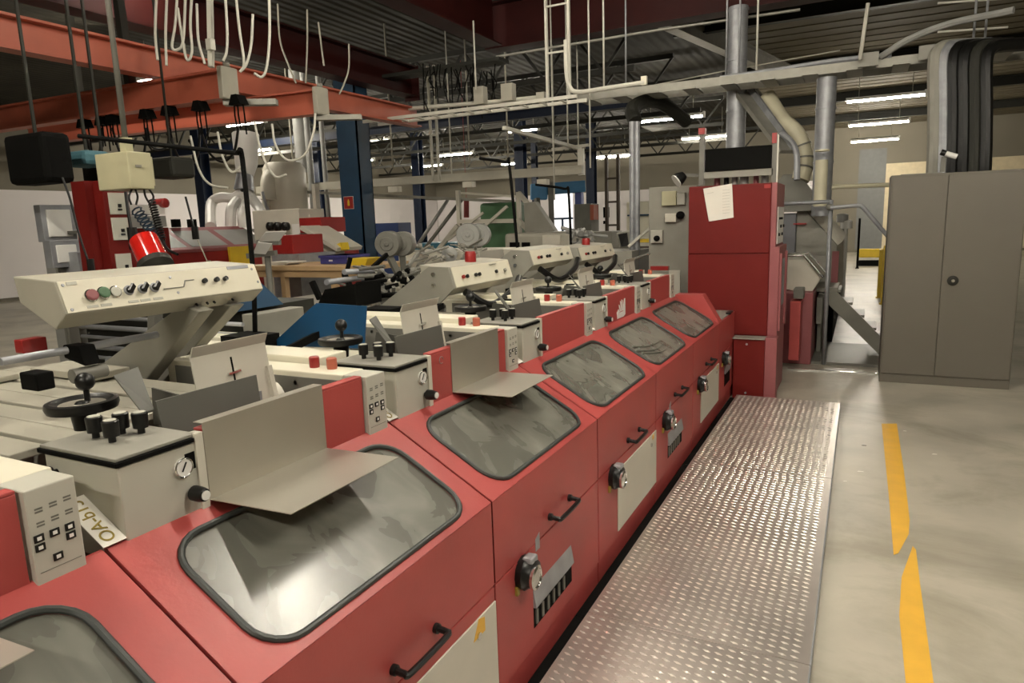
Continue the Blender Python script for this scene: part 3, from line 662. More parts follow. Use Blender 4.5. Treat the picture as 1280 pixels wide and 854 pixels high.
# dark roller rack left of it
t = thing('roller_rack', 'dark rack of horizontal silver rollers left of the blue guard', 'rack', (-3.3, 2.7, 0))
part('rack_body', 'olive', t, lambda m: (m.box(-4.1, -3.0, 2.45, 3.2, 0, 1.20),))
for k in range(7): part('roller_bar', 'galv', t, lambda m: m.cyl((-4.1, 2.42 - .0 * k, .80 + .06 * k), (-2.75, 2.42, .80 + .06 * k), .011 + .004 * (k % 2), 8))
part('end_cheek', 'midgrey', t, lambda m: m.box(-2.90, -2.80, 2.55, 2.9, .7, 1.19), .004)
part('dark_fold', 'navy', t, lambda m: m.hexa([(-3.6, 2.5, 1.2), (-2.95, 2.5, 1.2), (-2.95, 2.9, 1.2), (-3.6, 2.9, 1.2)], [(-3.3, 2.6, 1.28), (-3.0, 2.6, 1.33), (-3.0, 2.8, 1.33), (-3.3, 2.8, 1.28)]))
hq = [at(398, 379, y=3.3), at(406, 362, y=3.3), at(444, 355, y=3.3), at(446, 383, y=3.3)]
o = MB().prism([(q.x, q.z) for q in hq], 'y', 3.3, 3.55).build('black_hopper', 'blackm'); tag(o, 'matt black angular hopper between the wooden table and blue guard', 'hopper')

# vacuum pumps / round discs above the feeders
for (u0, v0, u1, v1, d, m1, lab) in ((470, 289, 516, 321, 6.0, 'dgrey', 'pair of dark round blower housings in front of the white wall'), (574, 279, 609, 309, 8.0, 'pale', 'pair of pale round discs beside the green machine')):
    a = at(u0 + (u1 - u0) * .33, (v0 + v1) / 2, d=d); c = at(u1 - (u1 - u0) * .30, (v0 + v1) / 2, d=d + .12); r = (v1 - v0) / 2 / FPX * d
    t = thing('blower_pair', lab, 'blower', (a.x, a.y, a.z - r))
    for q, rr_ in ((a, r), (c, r * .98)):
        part('blower_drum', m1, t, lambda m: m.lathe(q, (.35, -.93, 0), [(rr_ * .9, -.12), (rr_, -.10), (rr_, .03), (rr_ * .94, .045), (rr_ * .55, .045), (rr_ * .5, .055), (rr_ * .2, .055), (rr_ * .15, .07)], 26))
    part('stand', 'dgrey', t, lambda m: (m.beam((a.x, a.y, a.z - r * .9), (a.x + .1, a.y + .2, .9), .05, .05), m.beam((c.x, c.y, c.z - r * .9), (c.x - .05, c.y + .1, .9), .05, .05), m.box(a.x - .3, a.x + .5, a.y, a.y + .5, .0, .95)))

# tangle of dark machine parts between the table and the second console
t = thing('folding_machinery', 'tangle of dark rods, arms and rollers beyond the blue guard', 'machinery', (-3.6, 4.4, 0))
part('base_cabinet', 'midgrey', t, lambda m: m.box(-4.7, -3.45, 3.6, 5.2, 0, 1.0))
rnd = random.Random(3)
def rods(m, n, us, vs, ds, r0, r1):
    for _ in range(n):
        u = rnd.uniform(*us); v = rnd.uniform(*vs); d = rnd.uniform(*ds); p = at(u, v, d=d)
        q = p + Vector((rnd.uniform(-.26, .26), rnd.uniform(-.26, .26), rnd.uniform(-.10, .10))); m.tube([p, q], rnd.uniform(r0, r1), 7) if rnd.random() < .65 else m.lathe(p, q - p, [(r1 * 1.6, 0), (r1 * 1.6, .03), (r1, .035), (r1, .06)], 12)
part('rods', 'dgrey', t, lambda m: rods(m, 40, (440, 540), (330, 382), (4.6, 5.6), .006, .018), label='thin dark grey rods')
part('dark_arms', 'blackm', t, lambda m: (m.beam(at(438, 322, d=5.2), at(433, 342, d=5.2), .02, .03), m.beam(at(430, 342, d=5.2), at(442, 368, d=5.0), .035, .04), m.beam(at(466, 334, d=5.2), at(484, 318, d=5.3), .025, .03), m.beam(at(390, 352, d=5.), at(400, 374, d=5.), .035, .035), m.beam(at(472, 350, d=5.), at(488, 372, d=5.), .03, .04), m.beam(at(508, 336, d=5.), at(516, 350, d=5.), .03, .03), rods(m, 16, (430, 520), (340, 380), (4.5, 5.2), .01, .02)), label='black arms')
part('pale_fittings', 'offwhite', t, lambda m: rods(m, 14, (440, 530), (350, 380), (4.9, 5.8), .01, .03), label='pale fittings')
part('violet_cap', 'violet', t, lambda m: m.box(*XB_(445, 364, 458, 380, -2.9, .1)))
part('rollers', 'galv', t, lambda m: (m.cyl(at(408, 353, d=4.6), at(470, 345, d=5.2), .02, 10), m.cyl(at(430, 340, d=4.8), at(478, 338, d=5.2), .02, 10)))
t = thing('linkage_cluster', 'grey rollers and rods standing behind the second console', 'machinery', (-3.4, 6.6, 0))
part('base_cabinet', 'offwhite', t, lambda m: m.box(*toground(YB_(500, 315, 600, 345, 6.2, 1.0))))
part('rods', 'midgrey', t, lambda m: rods(m, 30, (525, 600), (306, 326), (6.8, 7.6), .006, .018))
part('rollers', 'pale', t, lambda m: (m.lathe(at(587, 322, d=7), (.5, -.86, 0), [(.07, 0), (.07, .05), (.03, .06)], 18), m.lathe(at(562, 318, d=7), (.5, -.86, 0), [(.08, 0), (.08, .05), (.03, .06)], 18)))
t = thing('gripper_cluster', 'jumble of grey and brown fittings behind the farthest consoles', 'machinery', (-3.0, 8.5, 0))
part('base_cabinet', 'midgrey', t, lambda m: m.box(*toground(YB_(640, 315, 790, 345, 7.6, .8))))
part('rods', 'pale', t, lambda m: rods(m, 24, (718, 738), (288, 305), (8.5, 9), .01, .025))
part('dark_rods', 'dgrey', t, lambda m: rods(m, 26, (640, 785), (330, 352), (6.2, 7.2), .008, .02))

# thin black bent poles standing on the machine
for pts, r, lab in (((( 316, 338), (303, 200), (296, 191), (280, 190), (98, 170)), .011, 'thin dark steel pole bent over to the left above the first console'),
                    (((650, 350), (637, 210), (632, 203), (600, 198)), .011, 'thin black bent pole rising past the green machine'),
                    (((715, 350), (711, 245), (705, 236), (670, 231)), .011, 'thin black bent pole in front of the light blue hoist')):
    d0 = 3.05 if pts[0][0] < 400 else (6. if pts[0][0] < 700 else 7.2)
    P = [at(u, v, d=d0 + (.0 if i < 3 else .35)) for i, (u, v) in enumerate(pts)]
    if pts[0][0] < 400: P[0] = at(316, 338, d=3.05); P = [P[0] + Vector((-.03, .0, -.35))] + P
    else: P = [P[0] - Vector((0, 0, .5))] + P
    tag(MB().tube(smoothpath(P, 6), r if d0 < 5 else .014, 8).build('bent_pole', 'blackm'), lab, 'pole')

# ------------------------------------------------------------------ structure of the roof
def ibeam(m, p0, p1, h, w, tf=.02, tw=.014):
    """I section between two bottom-centre points"""
    p0 = Vector(p0); p1 = Vector(p1); z = Vector((0, 0, 1))
    m.beam(p0 + z * tf / 2, p1 + z * tf / 2, w, tf); m.beam(p0 + z * (h - tf / 2), p1 + z * (h - tf / 2), w, tf)
    m.beam(p0 + z * h / 2, p1 + z * h / 2, tw, h - 2 * tf)
def roofbeam(p0, p1, h, w, m, lab, nm='roof_beam'):
    b = MB(); ibeam(b, p0, p1, h, w); o = b.build(nm, m); return tag(o, lab, 'beam')
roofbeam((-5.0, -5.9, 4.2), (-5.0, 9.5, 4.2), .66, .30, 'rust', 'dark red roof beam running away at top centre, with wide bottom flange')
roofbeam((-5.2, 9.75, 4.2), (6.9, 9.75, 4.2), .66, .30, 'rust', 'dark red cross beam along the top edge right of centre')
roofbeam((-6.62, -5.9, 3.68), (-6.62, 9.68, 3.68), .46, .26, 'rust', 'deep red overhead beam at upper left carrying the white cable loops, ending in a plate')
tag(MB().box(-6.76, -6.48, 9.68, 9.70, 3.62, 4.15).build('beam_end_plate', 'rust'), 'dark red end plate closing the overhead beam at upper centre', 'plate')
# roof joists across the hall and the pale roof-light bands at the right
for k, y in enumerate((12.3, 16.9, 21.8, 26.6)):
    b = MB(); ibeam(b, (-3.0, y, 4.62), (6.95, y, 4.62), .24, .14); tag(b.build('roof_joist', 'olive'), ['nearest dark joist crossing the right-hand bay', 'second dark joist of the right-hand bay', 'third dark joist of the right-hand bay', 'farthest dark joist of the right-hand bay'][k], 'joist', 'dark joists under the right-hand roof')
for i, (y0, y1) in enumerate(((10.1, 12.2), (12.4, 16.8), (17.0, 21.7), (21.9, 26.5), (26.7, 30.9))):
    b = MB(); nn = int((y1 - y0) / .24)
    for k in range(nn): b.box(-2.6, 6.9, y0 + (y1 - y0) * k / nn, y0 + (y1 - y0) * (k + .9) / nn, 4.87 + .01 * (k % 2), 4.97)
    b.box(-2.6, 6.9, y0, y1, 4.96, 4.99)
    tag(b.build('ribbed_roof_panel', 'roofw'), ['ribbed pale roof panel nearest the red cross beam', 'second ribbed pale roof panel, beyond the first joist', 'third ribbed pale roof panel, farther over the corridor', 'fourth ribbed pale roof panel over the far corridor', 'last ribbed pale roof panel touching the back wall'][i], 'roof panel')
b = MB(); ibeam(b, (-3.0, 9.9, 4.45), (-1.6, 16.5, 4.45), .3, .2); tag(b.build('sloping_girder', 'tray'), 'grey steel girder running diagonally under the roof above the big duct', 'girder')
# lattice trusses over the left bays
def truss(y, x0, x1, zb, zt, seg, lab, m='olive'):
    b = MB(); n = max(int((x1 - x0) / seg), 1)
    b.beam((x0, y, zb), (x1, y, zb), .09, .09); b.beam((x0, y, zt), (x1, y, zt), .09, .09)
    for i in range(n):
        xa = x0 + (x1 - x0) * i / n; xb = x0 + (x1 - x0) * (i + .5) / n; xc = x0 + (x1 - x0) * (i + 1) / n
        b.beam((xa, y, zt), (xb, y, zb), .04, .04, (0, 1, 0)); b.beam((xb, y, zb), (xc, y, zt), .04, .04, (0, 1, 0))
    tag(b.build('roof_truss', m), lab, 'truss', 'dark lattice trusses across the hall')
for k, y in enumerate((11.0, 13.5, 16.0, 18.8, 22.5, 26.0)): truss(y, -19.8, -3.3, 3.95, 4.6, 1.0, ['nearest dark lattice truss, just beyond the red beams', 'second nearest dark lattice truss over the left hall', 'third nearest dark lattice truss over the left hall', 'fourth nearest dark lattice truss over the left hall', 'second farthest dark lattice truss over the left hall', 'farthest dark lattice truss near the back wall'][k])
b = MB(); b.beam((-19.8, 12.6, 3.7), (-3.6, 12.6, 3.7), .12, .16); tag(b.build('dark_rail', 'fnavy'), 'dark blue horizontal rail under the lattice trusses', 'rail')
# columns
def column(x, y, w, lab, m='fnavy', z=ZC, nm='steel_column'):
    b = MB(); b.box(x - w / 2, x + w / 2, y - w / 2, y - w / 2 + .016, 0, z); b.box(x - w / 2, x + w / 2, y + w / 2 - .016, y + w / 2, 0, z); b.box(x - .008, x + .008, y - w / 2, y + w / 2, 0, z)
    return tag(b.build(nm, m), lab, 'column')
t = thing('steel_column', 'dark blue steel column with a small red and yellow sign', 'column', (-7.1, 8.5, 0))
CB = YB_(427, 250, 452, 252, 8.4, .3)
part('shaft', 'navy', t, lambda m: (m.box(CB[0], CB[1], 8.4, 8.42, .01, 3.98), m.box(CB[0], CB[1], 8.68, 8.7, .01, 3.98), m.box(CB[1] - .02, CB[1], 8.4, 8.7, .01, 3.98)))
part('base_plate', 'navy', t, lambda m: m.box(CB[0] - .08, CB[1] + .08, 8.3, 8.8, 0, .02))
sb = YB_(430, 246, 441.5, 261, 8.392, .004)
sg = part('fire_sign', 'redx', t, lambda m: m.box(*sb), label='small red sign with yellow symbol')
part('sign_border', 'paper', sg, lambda m: (m.box(sb[0] - .004, sb[1] + .004, 8.393, 8.398, sb[4] - .005, sb[5] + .005)))
cx_ = (sb[0] + sb[1]) / 2; cz_ = (sb[4] + sb[5]) / 2
part('sign_symbol', 'yel2', sg, lambda m: (m.box(cx_ - .018, cx_ + .018, 8.388, 8.392, cz_ - .045, cz_ + .03), m.box(cx_ - .008, cx_ + .008, 8.388, 8.392, cz_ + .03, cz_ + .05)))
for (u, v, d, w, lab) in ((527, 300, 24, .30, 'slim dark blue column by the white wall at photo centre'), (262, 300, 19, .30, 'slim dark blue column behind the white ducts'), (405, 300, 22, .28, 'slim dark column just left of the big blue column'), (652, 240, 22, .30, 'dark column rising above the green machine'), (668, 200, 26, .2, 'thin dark column left of the light blue hoist'), (739, 200, 24, .3, 'dark drainpipe column beside the galvanised pipe')):
    p = at(u, v, d=d); column(p.x, p.y, w, lab)

# crane rails and light crane beams
b = MB(); ibeam(b, (-5.88, 1.5, 3.04), (-5.88, 8.69, 3.04), .26, .16); tag(b.build('crane_rail', 'orange'), 'orange red crane rail running past the blue column', 'crane rail')
for x0, x1, y0, y1, zz, lab, gl in ((-8.6, -5.0, 4.40, 4.53, 2.78, 'nearer deep orange crane beam with grey end cap, hung with cable trolleys', 'rust2'), (-9.4, -4.97, 5.25, 5.67, 2.78, 'farther bright orange crane beam with pale end cap', 'orange')):
    t = thing('crane_beam', lab, 'crane beam', ((x0 + x1) / 2, (y0 + y1) / 2, zz))
    m_ = 'orange'
    part('beam_profile', m_, t, lambda m: ibeam(m, (x0, y0, zz), (x1 - .06, y1, zz), .245, .13))
    part('end_cap', 'grey', t, lambda m: (m.box(x1 - .06, x1, y1 - .09, y1 + .09, zz - .01, zz + .262)), .01)
    part('end_bolt', 'midgrey', t, lambda m: (m.cyl((x1 - .03, y1, zz + .26), (x1 - .03, y1, zz + .30), .03, 10)))
    part('hanger_rod', 'olive', t, lambda m: m.beam((x0 + (2.35 if gl == 'rust2' else .8), (y0 + y1) / 2, zz + .24), (x0 + (2.3 if gl == 'rust2' else .8), (y0 + y1) / 2, ZC - .05), .07, .07))
    part('end_arm', 'tray', t, lambda m: m.beam((x1 - .1, y1, zz - .03), (x1 + .28, y1 + .25, zz - .03), .10, .05))
# cable trolleys under the nearer crane beam
for k, u in enumerate((104, 127, 140, 183, 211, 250, 298)):
    p = at(u, 142 - (u - 104) * .085, y=4.47)
    t = thing('cable_trolley', 'black cable trolley with leads, %s on the nearer crane beam' % ['first at the left', 'second from the left', 'third, touching the second', 'fourth, middle one', 'fifth from the left', 'sixth, right of the middle', 'last at the right end cap'][k], 'cable trolley', (p.x, 4.47, 2.70), 'black trolleys under the crane beam')
    part('trolley_body', 'blackm', t, lambda m: m.prism([(p.x - .07, 2.70), (p.x + .07, 2.70), (p.x + .03, 2.782), (p.x - .03, 2.782)], 'y', 4.42, 4.52))
    for s_ in (-.055, -.015, .05):
        part('lead', 'blackm', t, lambda m: m.tube([(p.x + s_, 4.47, 2.71), (p.x + s_ * 1.1, 4.47, 2.62), (p.x + s_ * 1.0 + .01, 4.47, 2.50 - .05 * (s_ > 0))], .007, 6))
for k in range(6):
    a = at((104, 140, 183, 211, 250, 128)[k], 160, y=4.6); c = at((128, 183, 211, 250, 298, 104)[k], 160, y=4.6)
    mid = (a + c) / 2 - Vector((0, 0, (.25, .42, .2, .35, .3, .5)[k]))
    tag(MB().tube(smoothpath([a, (a + mid) / 2 - Vector((.04, 0, .06)), mid, (c + mid) / 2 + Vector((.04, 0, -.06)), c], 6), .012, 6).build('drooping_cable', 'black'), 'black cable loop below the nearer crane beam, hanging from the %s trolley' % ['first', 'third', 'fourth', 'fifth', 'sixth', 'second'][k], 'cable', 'black loops below the crane beam')
# white cable loops hanging from the deep red beam
def loopc(pts, d, r=.011, m='trunk'):
    return MB().tube(smoothpath([at(u, v, d=d) for u, v in pts], 6), r, 7).build('hanging_cable', m)
LOOPS = [([(196, -15), (194, 40), (197, 75)], 'pale straight cable, leftmost of the upper left bundle'),
         ([(209, -15), (207, 40), (208, 82)], 'pale straight cable, second of the upper left bundle'),
         ([(222, -15), (219, 30), (215, 58), (222, 62), (229, 50), (232, -10)], 'small pale cable loop, deepest at the left of the bundle'),
         ([(240, -15), (238, 30), (240, 62), (236, 75), (231, 66), (222, 10)], 'long narrow pale cable loop in the upper left bundle'),
         ([(246, 5), (248, 50), (256, 80)], 'pale cable slanting down right, end of the bundle'),
         ([(281, -15), (284, 40), (283, 65), (279, 76)], 'pale cable curving down onto the end of the nearer crane beam'),
         ([(294, -15), (299, 35), (305, 78), (300, 90)], 'pale cable passing behind the nearer crane beam end'),
         ([(336, -15), (337, 40), (334, 80), (328, 96), (318, 92)], 'long pale cable loop right of the nearer crane beam end'),
         ([(316, 18), (314, 55), (308, 80), (300, 90)], 'pale cable meeting another in a point over the crane beam end'),
         ([(347, 5), (350, 50), (360, 80), (370, 104)], 'grey cable slanting behind the farther crane beam'),
         ([(384, 12), (384, 60), (382, 104)], 'thin straight grey cable above the farther crane beam end'),
         ([(398, 28), (402, 60), (405, 82)], 'short grey cable under the upper left beam'),
         ([(436, 55), (436, 85), (430, 105), (424, 118)], 'grey cable curling towards the farther end cap')]
for pts, lab in LOOPS: tag(loopc(pts, 5.6 if pts[0][0] < 340 else 7.2, .011 if pts[0][0] < 340 else .009, 'trunk' if pts[0][0] < 340 else 'grey'), lab, 'cable')
for pts, lab in (([(340, 155), (344, 180), (356, 198), (368, 200), (382, 192), (392, 165), (394, 142)], 'pale cable loop hanging below the farther crane beam end'),
                 ([(318, 152), (324, 180), (333, 205), (345, 221), (358, 218)], 'thin pale cable curving beside the white exhaust duct'),
                 ([(272, 165), (278, 195), (290, 215), (305, 205)], 'thin grey cable loop left of the bent pole'),
                 ([(238, 170), (248, 210), (262, 230), (285, 235)], 'grey cable sagging behind the bent pole')):
    tag(loopc(pts, 5.9, .010), lab, 'cable')
t = thing('conduit_drop', 'pale vertical conduit with switch box among the hanging cables', 'conduit', tuple(at(263, 90, d=5.7)))
part('conduit', 'trunk', t, lambda m: m.beam(at(262, -20, d=5.7), at(264, 84, d=5.7), .04, .04))
part('switch_box', 'trunk', t, lambda m: m.box(*YB_(257, 48, 263, 62, at(260, 55, d=5.6).y, .05)))

# trays, ladders and pipes overhead
def ladder(p0, p1, w, m, nm, lab, cat, rung=.3, side=(0, 0, 1), th=.03):
    p0 = Vector(p0); p1 = Vector(p1); d = (p1 - p0); L = d.length; d.normalize(); s = d.cross(Vector(side)).normalized() * w / 2
    b = MB(); b.beam(p0 + s, p1 + s, th, th * 1.4, side); b.beam(p0 - s, p1 - s, th, th * 1.4, side)
    n = int(L / rung)
    for i in range(1, n): q = p0 + d * (L * i / n); b.beam(q - s, q + s, th * .7, th * .7)
    return tag(b.build(nm, m), lab, cat)
ladder((-6.3, 8.15, 3.08), (-3.1, 8.15, 3.08), .34, 'trunk', 'cable_ladder', 'pale horizontal cable ladder crossing above the second bent pole', 'cable ladder', .26)
p = at(697, 50, y=8.35); ladder((p.x, 8.35, 3.15), (p.x, 8.35, 4.8), .30, 'trunk', 'cable_ladder', 'pale vertical cable ladder hanging from the red cross beam', 'cable ladder', .42, (0, 1, 0))
p = at(542, 160, y=9.6); ladder((p.x, 9.6, at(542, 226, y=9.6).z), (p.x, 9.6, 4.1), .12, 'grey', 'cable_ladder', 'narrow grey vertical cable ladder above the white tube frame', 'cable ladder', .33, (0, 1, 0))
tag(MB().tube(smoothpath([at(707, 50, y=8.3), at(708, 90, y=8.3), at(712, 108, y=8.3), at(722, 115, y=8.3), at(760, 110, y=8.3), at(806, 103, y=8.3)], 4), .028, 8).build('bent_conduit', 'trunk'), 'cream conduit bending from the vertical ladder to a light fitting', 'conduit')
tag(MB().tube([at(495, 137, y=8.5), at(620, 127, y=8.5), at(680, 121, y=8.5)], .028, 8).build('long_conduit', 'trunk'), 'pale horizontal tube above the cable ladder', 'conduit')
tag(MB().box(*YB_(801, 95, 808, 106, 8.28, .05)).build('conduit_end_box', 'cream'), 'small cream end box at the tip of the bent conduit', 'box')
for (u0, v0, u1, v1, lab) in ((592, 108, 604, 130, 'pale metal cover standing open on the cable ladder'), (626, 104, 640, 126, 'grey rectangular junction box with a hook on the cable ladder'), (670, 115, 680, 127, 'small dark block on the cable ladder')):
    tag(MB().box(*YB_(u0, v0, u1, v1, 8.35, .12)).build('junction_box', 'grey'), lab, 'junction box')
# tangle of dark wires over the ladder
t = thing('wire_tangle', 'thicket of thin black wires dangling over the cable ladder', 'wires', tuple(at(560, 120, d=9.6)))
def wires(m):
    for k in range(26):
        u = 530 + k * 3.6 + rnd.uniform(-3, 3); v1 = rnd.uniform(105, 152); p0 = at(u, rnd.uniform(78, 90), d=9.6); p1 = at(u + rnd.uniform(-6, 8), v1, d=9.6)
        m.tube(smoothpath([p0, (p0 + p1) / 2 + Vector((rnd.uniform(-.1, .1), rnd.uniform(-.1, .1), 0)), p1], 4), .009, 5)
o = part('thin_wires', 'blackm', t, wires); o['kind'] = 'stuff'
part('top_tray', 'olive', t, lambda m: m.box(-7.6, -4.6, 8.9, 9.2, 3.85, 3.9))
# the long heavy cable tray running right
t = thing('cable_tray', 'long dark cable tray with sagging cables crossing to the upper right', 'cable tray', (-.5, 8.9, 3.2))
part('tray_side', 'tray', t, lambda m: (m.beam((-3.4, 8.75, 3.2), (2.6, 8.9, 3.2), .02, .10), m.beam((-3.4, 9.2, 3.2), (2.6, 9.35, 3.2), .02, .10)))
for k in range(13): part('tray_rung', 'tray', t, lambda m: m.beam((-3.3 + .45 * k, 8.75, 3.16), (-3.3 + .45 * k, 9.25, 3.16), .16, .02))
part('cable', 'dgrey', t, lambda m: m.tube(smoothpath([(-3.3, 8.9, 3.21), (-1.5, 9.0, 3.23), (0, 9.0, 3.25), (1.5, 9.1, 3.22)], 5), .03, 7))
part('cable', 'galv', t, lambda m: m.tube(smoothpath([(-1.6, 8.85, 3.24), (-.9, 8.9, 3.27), (-.3, 8.9, 3.29), (.2, 8.85, 3.26)], 5), .035, 7))
part('cable', 'pale', t, lambda m: m.tube(smoothpath([(.1, 8.8, 3.26), (.35, 8.7, 3.38), (.7, 8.6, 3.46), (1.2, 8.4, 3.46)], 5), .035, 7))
part('joint_plate', 'midgrey', t, lambda m: (m.box(-.12, .08, 8.70, 8.74, 3.16, 3.30)))
part('joint_plate', 'midgrey', t, lambda m: (m.box(.45, .62, 8.70, 8.74, 3.16, 3.30)))
for q in (-2.8, -1.55, -1.4, .95, 1.05): part('hanger', 'galv', t, lambda m: m.cyl((q, 8.95, 3.2), (q, 8.95, 4.95), .012, 6))
tag(MB().tube([at(1085, 4, y=8.6), at(1075, 75, y=8.6)], .02, 6).build('hanger_rod', 'trunk'), 'pale rod hanging beside the dark hose bundle', 'rod')
for v0, v1, lab in ((4, -2, 'thin pale wire near the top right corner'), (40, 34, 'thin pale wire below the top right one')):
    tag(MB().tube([at(1172, v0, y=9.2), at(1260, v1, y=9.2)], .012, 6).build('stay_wire', 'trunk'), lab, 'wire')
tag(MB().tube([at(760, 118, y=9.5), at(900, 90, y=9.5), at(1050, 63, y=9.5)], .008, 5).build('stay_wire', 'grey'), 'thin wire slanting above the long cable tray', 'wire')
tag(MB().tube([at(620, 71, y=9.0), at(820, 38, y=9.6), at(1000, 12, y=9.6)], .018, 6).build('thin_pipe', 'tray'), 'thin grey pipe just under the red cross beam', 'pipe')
for k, (u, va, vb, y, lab) in enumerate(((595, 64, 112, 8.2, 'white suspension rod above the junction box'), (738, 40, 210, 8.6, 'left of two thin rods beside the bent conduit'), (755, 38, 112, 8.6, 'right of two thin rods beside the bent conduit'), (693, 130, 250, 9.5, 'thin rod hanging left of the light blue hoist'), (710, 130, 182, 9.5, 'thin pale rod holding the sloping busbar'), (565, 150, 225, 10, 'thin rod between the vertical ladder and hoist'), (945, 14, 105, 8.9, 'thin rod holding the long tray by the big duct'))):
    a = at(u, va, y=y); c = at(u, vb, y=y); tag(MB().tube([(c.x, y, c.z), (c.x, y, 4.2 if k in (0,) else 4.95)], .012, 6).build('suspension_rod', 'trunk'), lab, 'rod')
# busbar rail with tap-off boxes (x direction, over the consoles)
t = thing('busbar_rail', 'long pale busbar rail crossing behind the blue column with tap-off boxes', 'busbar', (-9, 11.5, 2.58))
part('rail', 'grey', t, lambda m: m.beam(at(322, 238, y=9.9), at(728, 212, y=9.9), .08, .13))
part('rail', 'tray', t, lambda m: m.beam(at(380, 240, y=9.6), at(640, 252, y=11.5), .05, .05))
for u, v in ((338, 246), (372, 243), (491, 236), (584, 230), (677, 227)):
    part('tap_box', 'offwhite', t, lambda m: m.box(*YB_(u - 6, v - 3, u + 6, v + 4, 9.82, .12)))
for u in (368, 492, 588, 636, 693): part('hanger', 'grey', t, lambda m: m.cyl((at(u, 225, y=9.9).x, 9.9, 2.62), (at(u, 225, y=9.9).x, 9.9, 4.95), .015, 6))
t = thing('sloping_busbar', 'cream busbar slanting down right and ending in a slotted upright', 'busbar', (-3.9, 11, 3.0))
part('rail', 'trunk', t, lambda m: m.beam(at(630, 160, y=8.4), at(725, 186, y=10.6), .06, .05))
part('slotted_upright', 'trunk', t, lambda m: m.beam(at(726, 186, y=10.5), at(727, 219, y=10.5), .10, .05))
part('cross_foot', 'trunk', t, lambda m: m.beam(at(690, 187, y=10.5), at(738, 181, y=10.5), .05, .04))
part('hanger', 'trunk', t, lambda m: m.cyl(at(723, 184, y=10.5), (at(723, 184, y=10.5).x, 10.5, 4.95), .012, 6))


# ------------------------------------------------------------------ far machines and fittings, left side
PX = -7.6
ya, yb = at(152, 316, x=PX).y, at(334, 308, x=PX).y
t = thing('far_red_machine', 'far red machine at left with two dark sloping windows and a grey top', 'machine', (PX - .3, (ya + yb) / 2, 0))
part('body', 'redx', t, lambda m: m.box(PX - .9, PX, ya, yb, .0, 1.40), .01)
part('hood', 'plumred', t, lambda m: m.prism([(PX + .02, 1.38), (PX + .02, 1.42), (PX - .50, 1.70), (PX - .9, 1.70), (PX - .9, 1.38)], 'y', ya - .02, yb + .02), .01)
for u0, u1 in ((197, 222), (228, 274), (281, 322), (328, 333)):
    q0, q1 = at(u0, 297, x=PX - .2).y, at(u1, 297, x=PX - .2).y
    def wn(m): m.hexa([(PX - .03, q0, 1.45), (PX - .03, q1, 1.45), (PX - .05, q1, 1.43), (PX - .05, q0, 1.43)], [(PX - .42, q0, 1.66), (PX - .42, q1, 1.66), (PX - .44, q1, 1.64), (PX - .44, q0, 1.64)])
    part('sloping_window', 'pale', t, wn, .01)
part('yellow_panel', 'yel2', t, lambda m: m.box(*XB_(288, 308, 313, 331, PX + .06, .04)))
part('top_fittings', 'blackm', t, lambda m: [m.box(*XB_(u - 3, 274, u + 3, 284, PX - .5, .1)) for u in (223, 243)])
part('plinth_board', 'darkred', t, lambda m: m.box(PX, PX + .02, ya, yb, .0, .5))

# white exhaust trunk with four hoses going down to the far machine
t = thing('exhaust_manifold', 'white exhaust duct splitting into four ribbed hoses over the far red machine', 'duct', tuple(at(306, 240, d=10.5)))
D = 10.5
part('trunk', 'white', t, lambda m: m.tube([at(307, 168, d=D), at(308, 205, d=D), at(306, 218, d=D)], .20, 14, r2=.13))
part('collar', 'galv', t, lambda m: m.tube([at(306, 218, d=D), at(305, 238, d=D)], .12, 14, r2=.15))
for pts in (((303, 240), (292, 247), (275, 247), (264, 255), (263, 283)), ((304, 240), (297, 250), (289, 262), (288, 283)), ((305, 240), (305, 255), (303, 270), (304, 284)), ((308, 240), (318, 252), (328, 268), (331, 284))):
    part('ribbed_hose', 'white', t, lambda m: m.tube(smoothpath([at(u, v, d=D - (.5 if v > 260 else 0)) for u, v in pts], 5), .075, 10))
t = thing('filter_tank', 'off-white round filter drum on a frame with a bent inlet pipe', 'tank', tuple(at(365, 265, d=12)))
c0 = at(360, 270, d=12)
part('drum', 'offwhite', t, lambda m: m.lathe((c0.x, c0.y, c0.z + .05), (0, 0, 1), [(.30, 0), (.36, .1), (.36, .75), (.30, .85)], 22))
part('inlet_pipe', 'offwhite', t, lambda m: m.tube(smoothpath([at(336, 250, d=11.6), at(336, 225, d=11.6), at(345, 216, d=11.8), at(362, 220, d=12)], 5), .13, 12))
part('frame_leg', 'offwhite', t, lambda m: (m.box(*toground(YB_(329, 238, 336, 300, c0.y - .4, .1))), m.box(*toground(YB_(392, 230, 396, 300, c0.y - .3, .1)))))
part('base_tube', 'galv', t, lambda m: m.tube(smoothpath([at(328, 240, d=11.4), at(335, 262, d=11.4), at(350, 270, d=11.4), at(392, 270, d=11.4)], 5), .025, 6))
for u0, u1, va, vb, lab in ((371, 388, 165, 215, 'wide grey vertical duct above the filter drum'), (376, 385, 215, 272, 'left of two slim grey ducts by the filter drum'), (389, 397, 205, 272, 'right of two slim grey ducts by the filter drum'), (408, 414, 200, 275, 'thin pale vertical pipe left of the blue column')):
    a = at((u0 + u1) / 2, vb, d=12.6); r = (u1 - u0) / 2 / FPX * 12.6
    tag(MB().cyl((a.x, a.y, a.z if va < 170 else 0.0), (a.x, a.y, 4.99 if va < 210 else at(u0, va, d=12.6).z), r, 14).build('vertical_duct', 'pale'), lab, 'duct')
